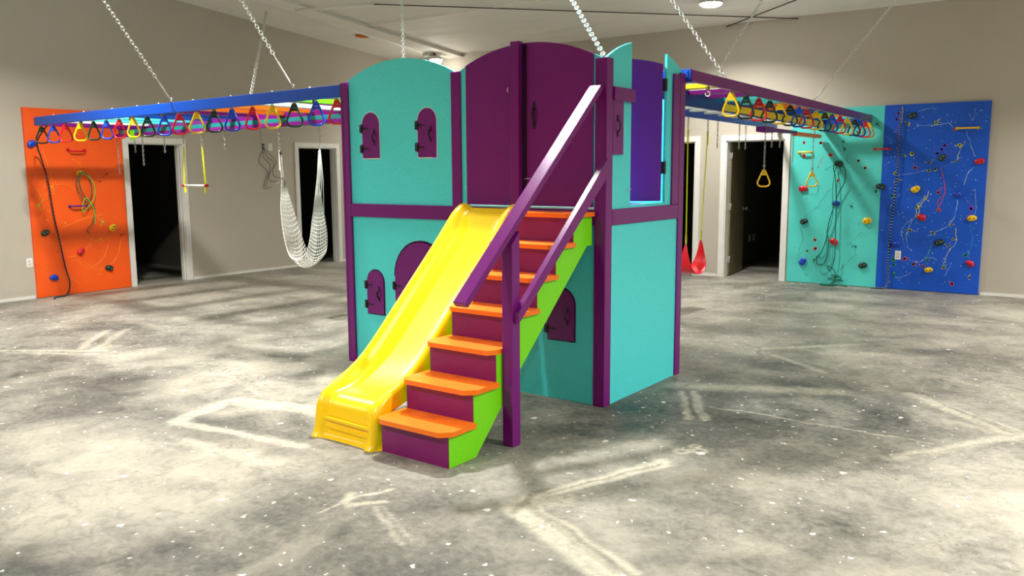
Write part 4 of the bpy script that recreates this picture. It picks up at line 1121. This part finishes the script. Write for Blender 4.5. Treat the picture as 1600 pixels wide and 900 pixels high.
# blue panel
b = mb(PANEL_B); b.box((0.213, BACK_Y - PT_, 0.005), (1.444, BACK_Y - 0.001, 2.44), 0.003)
s = Splat(b, 'R', PT_, 11)
s.scatter(330, 0.25, 1.42, 0.08, 2.38, [S_WHT, S_WHT, S_YEL, S_LIM, S_PNK, S_WHT], 0.003, 0.008)
Y, LM, Wt, RD, PK = S_YEL, S_LIM, S_WHT, S_RED, S_PNK
for p, w, m in (([(0.60, 2.17), (0.75, 2.16), (0.85, 2.16), (0.97, 2.18), (1.03, 2.13)], 0.004, Wt), ([(0.78, 2.14), (0.85, 2.20), (0.88, 2.24)], 0.004, Y), ([(0.62, 2.35), (0.75, 2.38), (0.84, 2.36)], 0.003, Wt),
                ([(1.20, 2.3), (1.25, 2.2), (1.27, 2.35)], 0.003, Wt), ([(1.18, 2.08), (1.23, 1.95), (1.30, 1.75)], 0.004, Wt), ([(1.19, 1.95), (1.13, 1.85), (1.10, 1.7)], 0.005, Y), ([(1.30, 1.62), (1.24, 1.55), (1.2, 1.4)], 0.005, Wt),
                ([(0.93, 1.7), (0.98, 1.75), (1.03, 1.85)], 0.004, PK), ([(0.45, 1.53), (0.65, 1.56), (0.78, 1.60)], 0.003, Wt), ([(0.92, 1.62), (0.99, 1.35), (0.93, 1.10)], 0.007, RD), ([(0.99, 1.38), (0.88, 1.30)], 0.006, RD), ([(0.95, 1.25), (0.91, 1.18), (0.94, 1.05)], 0.007, RD),
                ([(0.80, 1.33), (0.77, 1.22), (0.68, 1.1), (0.66, 0.98)], 0.006, Y), ([(0.76, 1.22), (0.68, 1.15), (0.70, 1.05), (0.64, 0.95)], 0.005, Y), ([(0.63, 0.95), (0.56, 0.75), (0.58, 0.6), (0.64, 0.52)], 0.004, Wt), ([(0.62, 0.95), (0.5, 0.8), (0.55, 0.6)], 0.003, Wt),
                ([(1.14, 1.2), (1.12, 1.0), (1.05, 0.88), (0.93, 0.80), (0.82, 0.73)], 0.004, Wt), ([(1.14, 0.85), (1.15, 0.65), (1.08, 0.55), (1.02, 0.35)], 0.004, Y), ([(0.88, 0.65), (0.84, 0.5), (0.83, 0.42)], 0.005, LM), ([(1.33, 1.35), (1.35, 1.1), (1.32, 0.95)], 0.003, Wt),
                ([(0.55, 0.45), (0.7, 0.38), (0.85, 0.45), (0.95, 0.42)], 0.003, Wt), ([(0.45, 0.15), (0.55, 0.18), (0.65, 0.25)], 0.003, Wt), ([(1.3, 0.9), (1.34, 0.7), (1.3, 0.5)], 0.003, LM), ([(1.12, 0.4), (1.08, 0.3), (1.05, 0.22)], 0.003, Wt), ([(0.38, 2.2), (0.37, 2.08), (0.40, 2.0)], 0.005, PK), ([(1.26, 1.2), (1.3, 1.05), (1.22, 0.95)], 0.005, PK)):
    s.line(p, w, m, 0.006)
for u, v, m in ((0.50, 2.18, Y), (0.83, 2.19, Y), (0.47, 1.78, Y), (0.57, 1.80, Y), (0.38, 1.55, Y), (0.42, 1.45, Y), (0.78, 1.68, Y), (0.78, 1.58, Y), (1.10, 1.70, Y), (1.12, 1.90, Y), (1.06, 2.10, RD), (0.62, 1.62, RD), (0.92, 1.85, PK), (0.87, 1.80, PK), (0.95, 1.9, PK), (0.38, 2.33, PK), (0.36, 2.25, PK), (0.86, 1.60, Y), (0.76, 1.22, Y), (0.67, 1.10, Y), (0.60, 0.80, Y), (1.08, 0.88, Y), (0.88, 0.78, Y),
                (1.07, 0.62, Y), (1.12, 0.70, Y), (1.33, 0.22, Y), (1.03, 0.33, Y), (0.84, 0.42, LM), (0.42, 0.40, LM), (0.43, 0.33, LM), (0.44, 0.2, LM), (0.56, 0.42, RD), (0.67, 0.35, RD), (0.78, 0.33, RD), (1.27, 0.5, LM), (0.37, 0.58, PK), (1.3, 1.1, PK), (0.36, 1.25, LM), (0.93, 1.07, RD), (0.91, 1.30, RD), (1.14, 0.12, RD)):
    s.dot(u, v, s.r.uniform(0.012, 0.024), m); s.drip(u, v, m, 2, 0.06, 0.002)
o = b.build('climbing_wall', None, (0.83, BACK_Y, 0)); o.location = (0.83, BACK_Y, 0); tag(o, 'blue climbing panel splattered with paint on the back wall', 'climbing wall')

# ------------------------------------------------------------------ climbing holds
COLS = {'red': R_RED, 'blue': R_BLU, 'yellow': R_YEL, 'dark green': R_GRN}
def hold(side, u, v, color, label, seed, s=0.058, rot=0.3):
    """lumpy resin hold with two bolt sockets"""
    b = mb(COLS[color]); rr = random.Random(seed)
    e = s * rr.uniform(0.95, 1.12)
    ca_, sa_ = math.cos(rot), math.sin(rot)
    # local frame: x along wall, y out, z up
    b.blob((-0.28 * e * ca_, -0.15 * e, -0.28 * e * sa_), e * 0.78, (1.0, 0.55, 0.85), seed=seed, rough=0.22)
    b.blob((0.38 * e * ca_, -0.12 * e, 0.38 * e * sa_), e * 0.64, (1.0, 0.55, 0.95), seed=seed + 5, rough=0.25)
    b.blob((0.05 * e - 0.2 * e * sa_, -0.08 * e, 0.12 * e * ca_), e * 0.74, (1.05, 0.5, 0.85), seed=seed + 9, rough=0.2)
    o = b.build('climbing_hold')
    if side == 'L': o.location = (LEFT_X + PT_ + 0.006, u, v); o.rotation_euler = (0, 0, math.pi / 2)
    else: o.location = (u, BACK_Y - PT_ - 0.006, v)
    md = o.modifiers.new('s', 'SUBSURF'); md.levels = 1; md.render_levels = 1
    for k in (-1, 1):
        q = mb(BLACK if color in ('yellow', 'red', 'blue') else DZINC)
        cx, cz = 0.4 * e * k * ca_, 0.4 * e * k * sa_
        q.bar((cx, -0.62 * e, cz), (cx, -0.2 * e, cz), 0.0075, 10)
        q.build('bolt', o)
    tag(o, label, 'climbing hold', {'L': 'holds on the orange panel', 'C': 'holds on the turquoise panel', 'B': 'holds on the blue panel'}[side])
for args in (
    ('L', 0.394, 1.982, 'blue', 'large blue hold at top left of the orange panel'), ('L', 0.468, 0.843, 'dark green', 'dark green hold at left edge of the orange panel'),
    ('L', 0.534, 0.249, 'blue', 'small blue hold low on the orange panel beside the dark rope'), ('L', 0.979, 1.616, 'yellow', 'yellow hold with green cord on the orange panel'),
    ('L', 0.914, 0.565, 'red', 'flat red hold at the middle of the orange panel'), ('L', 1.374, 0.857, 'yellow', 'yellow hold at the right edge of the orange panel'),
    ('L', 1.286, 0.303, 'dark green', 'dark green hold low right on the orange panel'),
    ('C', -0.808, 1.336, 'red', 'red hold at upper left of the turquoise panel'), ('C', -0.338, 1.679, 'dark green', 'dark green hold the green rope is hung over'),
    ('C', -0.779, 0.876, 'dark green', 'dark green hold at left of the turquoise panel'), ('C', -0.355, 1.137, 'blue', 'blue hold behind the green rope'),
    ('C', 0.066, 0.910, 'yellow', 'yellow hold at the right of the turquoise panel'), ('C', -0.356, 0.604, 'red', 'red hold behind the green rope'),
    ('C', -0.773, 0.302, 'blue', 'blue hold low left on the turquoise panel'), ('C', 0.037, 0.300, 'dark green', 'dark green hold low right on the turquoise panel'),
    ('B', 0.212, 1.368, 'dark green', 'dark green hold over the seam of the blue and turquoise panels'), ('B', 0.554, 2.289, 'dark green', 'dark green hold at the top left of the blue panel'),
    ('B', 0.931, 1.748, 'dark green', 'dark green hold at the upper middle of the blue panel'), ('B', 1.360, 1.694, 'red', 'red hold at the upper right edge of the blue panel'),
    ('B', 0.645, 1.338, 'yellow', 'largest yellow hold left of the red streak on the blue panel'), ('B', 1.135, 1.276, 'blue', 'blue hold at the right middle of the blue panel'),
    ('B', 0.735, 0.971, 'red', 'red hold at the middle of the blue panel'), ('B', 1.320, 0.979, 'yellow', 'yellow hold at the right edge of the blue panel'),
    ('B', 0.430, 0.610, 'blue', 'blue hold above the white outlet on the blue panel'), ('B', 0.965, 0.654, 'dark green', 'dark green hold at the lower middle of the blue panel'),
    ('B', 0.858, 0.286, 'yellow', 'yellow hold lowest on the blue panel'), ('B', 1.327, 0.399, 'red', 'red hold at the lower right of the blue panel')):
    side, u, v, c, lab = args
    hold(side, u, v, c, lab, seed=int(abs(u * 997) + abs(v * 313)), rot=random.Random(int(v * 1000)).uniform(-0.7, 0.9))

# bolted grab bars
def grab(side, u0, u1, v, m, label, bend=0.05, dv=0.0):
    b = mb(m); L = u1 - u0; d = PT_ + 0.002
    pts = [on_plane(side, u0 + 0.012, v, d + 0.01), on_plane(side, u0 + 0.02, v, d + bend * 0.8), on_plane(side, u0 + 0.04, v - dv, d + bend), on_plane(side, u1 - 0.04, v - dv, d + bend), on_plane(side, u1 - 0.02, v, d + bend * 0.8), on_plane(side, u1 - 0.012, v, d + 0.01)]
    b.tube(pts, 0.012, 10)
    for u in (u0 + 0.012, u1 - 0.012):
        b.tube([on_plane(side, u, v, d - 0.001), on_plane(side, u, v, d + 0.008)], 0.02, 12)
    c = on_plane(side, (u0 + u1) / 2, v, 0)
    o = b.build('grab_bar', None, c); o.location = c; tag(o, label, 'grab bar')
    for u in (u0 + 0.012, u1 - 0.012):
        q = mb(ZINC); q.tube([on_plane(side, u, v + 0.001, d + 0.0075), on_plane(side, u, v + 0.001, d + 0.012)], 0.009, 8); q.build('screw', o, c)
grab('L', 0.83, 1.08, 1.92, R_RED, 'red grab bar at the top of the orange panel', dv=0.02)
grab('L', 0.80, 1.06, 1.175, mat('violet_plastic', (90, 40, 130), 0.35), 'violet grab bar at the middle of the orange panel')
grab('R', -0.90, -0.70, 1.845, R_YEL, 'yellow grab bar at the top left of the turquoise panel')
grab('R', 0.10, 0.31, 1.868, R_RED, 'red grab bar across the seam of turquoise and blue panels')
grab('R', 1.065, 1.325, 2.11, R_YEL, 'yellow grab bar at the top right of the blue panel')

# ------------------------------------------------------------------ ropes
def rope(name, pts, r, m, label, k=8, m2=None, n=6):
    P = bez(pts, k); b = mb(m); c = Vector(pts[0]); 
    b.tube(P, r, n)
    if m2:
        b.use(m2)
        step = 0.045; acc = 0
        for i in range(len(P) - 1):
            if i % 2 == 0:
                d = (P[i + 1] - P[i]); b.tube([P[i] + d * 0.1, P[i] + d * 0.7], r * 1.12, n)
    o = b.build(name, None, c); o.location = c; tag(o, label, 'rope'); return o
xo = LEFT_X + 0.10
rope('climbing_rope', [T((-7.75, 0.10, 2.18)), (-8.3, 0.35, 2.0), (xo, 0.47, 1.8), (xo, 0.53, 1.5), (xo - 0.01, 0.57, 1.1), (xo, 0.62, 0.7), (xo, 0.66, 0.4), (xo + 0.01, 0.70, 0.15), (xo + 0.06, 0.62, 0.02), (xo + 0.10, 0.50, 0.012), (xo + 0.13, 0.43, 0.012), (xo + 0.22, 0.39, 0.012)], 0.009, ROPE_D, 'dark rope hanging down the left side of the orange panel', m2=mat('grey_rope_fleck', (70, 74, 90), 0.8), k=16)
yo = BACK_Y - 0.07
rope('climbing_rope', [(0.424, yo, 2.40), (0.42, yo, 2.2), (0.415, yo, 1.9), (0.41, yo, 1.6), (0.395, yo, 1.2), (0.37, yo, 0.8), (0.36, yo, 0.4), (0.37, yo, 0.10), (0.34, yo - 0.03, 0.02), (0.25, yo - 0.06, 0.012), (0.18, yo - 0.08, 0.012)], 0.010, ROPE_D, 'dark and white flecked rope hanging down the blue panel', m2=mat('white_rope_fleck', (150, 165, 185), 0.8), k=20)
b = mb(ZINC); chain_into(b, (0.426, BACK_Y - 0.06, 2.40), (0.420, BACK_Y - 0.06, 2.20), L=0.05, r=0.005, wide=0.014)
o = b.build('carabiner', None, (0.424, BACK_Y - 0.06, 2.40)); o.location = (0.424, BACK_Y - 0.06, 2.40); tag(o, 'steel carabiners holding the rope on the blue panel', 'carabiner')
# green rope: two loops over the hold, down to the floor
yg = BACK_Y - 0.085
gp = [(-0.25, yg - 0.06, 0.010), (-0.40, yg - 0.09, 0.010), (-0.50, yg - 0.05, 0.010), (-0.36, yg - 0.02, 0.02), (-0.31, yg, 0.12), (-0.33, yg, 0.22), (-0.42, yg, 0.27), (-0.38, yg, 0.20), (-0.33, yg, 0.4), (-0.335, yg, 0.8), (-0.345, yg, 1.2), (-0.37, yg, 1.5), (-0.40, yg, 1.63), (-0.36, yg - 0.02, 1.71), (-0.30, yg - 0.02, 1.70),
      (-0.24, yg, 1.58), (-0.25, yg, 1.42), (-0.32, yg, 1.27), (-0.37, yg, 1.1), (-0.43, yg, 0.85), (-0.45, yg, 0.65), (-0.50, yg, 0.48), (-0.57, yg, 0.36), (-0.55, yg, 0.28), (-0.47, yg, 0.30), (-0.43, yg, 0.42), (-0.42, yg, 0.6), (-0.45, yg, 0.75)]
rope('climbing_rope', gp, 0.0065, ROPE_G, 'long green rope looped over a hold on the turquoise panel', n=6)
gp = [(-0.12, yg - 0.10, 0.010), (-0.22, yg - 0.06, 0.014), (-0.34, yg - 0.04, 0.03), (-0.28, yg - 0.03, 0.06), (-0.20, yg - 0.02, 0.08), (-0.40, yg - 0.02, 0.09), (-0.25, yg, 0.13), (-0.36, yg - 0.01, 0.14), (-0.22, yg - 0.02, 0.11), (-0.33, yg - 0.03, 0.05), (-0.30, yg - 0.12, 0.010), (-0.45, yg - 0.14, 0.010)]
rope('rope_bundle', gp, 0.0065, ROPE_G, 'tangled green rope end on the floor under the turquoise panel', n=6)
gp = [(-0.37, yg + 0.01, 1.66), (-0.40, yg + 0.01, 1.35), (-0.385, yg + 0.01, 0.95), (-0.45, yg + 0.02, 0.70), (-0.44, yg + 0.01, 0.5), (-0.50, yg + 0.01, 0.36), (-0.56, yg + 0.01, 0.40), (-0.62, yg + 0.01, 0.30)]
rope('thin_cord', gp, 0.004, ROPE_G, 'thin green cord beside the long green rope')
xg = LEFT_X + 0.085
rope('green_cord', [(xg, 0.95, 1.60), (xg, 0.90, 1.50), (xg, 0.93, 1.35), (xg, 1.02, 1.22), (xg, 1.10, 1.35), (xg, 1.08, 1.55), (xg, 1.0, 1.62), (xg, 0.94, 1.5), (xg, 1.0, 1.3), (xg, 1.12, 1.15), (xg, 1.08, 0.95), (xg, 1.0, 0.85), (xg, 1.03, 0.80)], 0.006, ROPE_G, 'green cord looped over the yellow hold on the orange panel')
rope('green_cord', [(xg + 0.01, 1.0, 1.62), (xg + 0.01, 1.12, 1.5), (xg + 0.01, 1.13, 1.3), (xg + 0.01, 1.02, 1.15), (xg + 0.01, 0.95, 1.10), (xg + 0.01, 1.0, 1.28), (xg + 0.01, 1.1, 1.15), (xg + 0.01, 1.11, 0.92)], 0.005, S_LIM, 'lighter green cord tangled below the yellow hold')

# ------------------------------------------------------------------ cover plates and cables
def plate(side, u, v, w, h, label, m=PLATE, outlet=True, extra=0.0, cat='wall plate'):
    b = mb(m); d = 0.006 + extra
    a, c = on_plane(side, u - w / 2, v - h / 2, extra), on_plane(side, u + w / 2, v + h / 2, d)
    b.box(a, c, 0.002); o0 = on_plane(side, u, v, 0)
    o = b.build('outlet_plate' if outlet else 'switch_plate', None, o0); o.location = o0; tag(o, label, cat)
    if outlet:
        for dv in (-0.02, 0.02):
            q = mb(LAMPBODY); q.box(on_plane(side, u - w * 0.22, v + dv - 0.012, d), on_plane(side, u + w * 0.22, v + dv + 0.012, d + 0.002), 0.001); q.build('socket', o, o0)
    else:
        q = mb(WHITEB); q.box(on_plane(side, u - w * 0.12, v - 0.02, d), on_plane(side, u + w * 0.12, v + 0.02, d + 0.006), 0.001); q.build('toggle', o, o0)
plate('L', 0.262, 0.468, 0.075, 0.118, 'white outlet plate low on the wall left of the orange panel')
plate('L', 4.170, 2.020, 0.075, 0.118, 'white switch plate on the wall beside the black plug', outlet=False)
plate('R', 0.472, 0.462, 0.075, 0.118, 'white outlet plate on the blue panel', extra=PT_)
plate('L', 4.02, 2.03, 0.045, 0.085, 'black plug box high on the wall with cables hanging from it', m=BLACK, outlet=False, extra=0.012)
xw = LEFT_X + 0.02
t = thing('hanging_cables', 'thin black cables dangling from the black plug on the left wall', 'cable', (xw, 4.02, 1.98))
for k, pts in enumerate(([(0, 0, 0), (0, -0.08, -0.1), (0, -0.10, -0.22), (0, 0.05, -0.35), (0, 0.0, -0.5), (0, -0.03, -0.63), (0, 0.12, -0.61)], [(0, 0.01, 0), (0, 0.06, -0.12), (0, 0.20, -0.22), (0, 0.10, -0.38), (0, 0.08, -0.5), (0, 0.24, -0.52)],
                        [(0, 0.02, 0), (0, 0.14, -0.1), (0, 0.24, -0.2), (0, 0.18, -0.3), (0, 0.16, -0.42), (0, 0.30, -0.46)], [(0, 0, 0), (0, -0.03, -0.12), (0, 0.10, -0.25), (0, 0.06, -0.42), (0, -0.01, -0.62)])):
    b = mb(ROPE_D); b.tube(bez([(p[0] + 0.004 * k, p[1], p[2]) for p in pts], 6), 0.0035, 5); b.build('cable', t)
b = mb(PLATE); b.board((0.01, 0.20, -0.56), (0.01, 0.30, -0.53), (0, 0, 1), 0.012, 0.012, 0.002); b.build('connector', t)
# small orange tag on the ceiling
zc = ceil_z(5.44)
b = mb(TAG_O); b.lathe([(0.0, 0.0), (0.10, 0.0), (0.12, 0.006), (0.10, 0.012), (0.0, 0.014)], n=16)
o = b.build('ceiling_patch'); o.location = (-7.65, 5.42, zc - 0.018); o.rotation_euler = (-math.atan(CEIL_SLOPE), 0, 0); tag(o, 'small orange patch stuck on the ceiling beside the rafter', 'patch')
# pair of outlets in the dark room behind the open door
for u, wh in ((9.29, 'left'), (9.50, 'right')):
    b = mb(PLATE); b.box((-2.30, u - 0.04, 0.38), (-2.292, u + 0.04, 0.50), 0.001); o = b.build('outlet_plate', None, (-2.30, u, 0.44)); o.location = (-2.30, u, 0.44)
    tag(o, f'{wh} one of two white plates in the dark room behind the open door', 'wall plate')
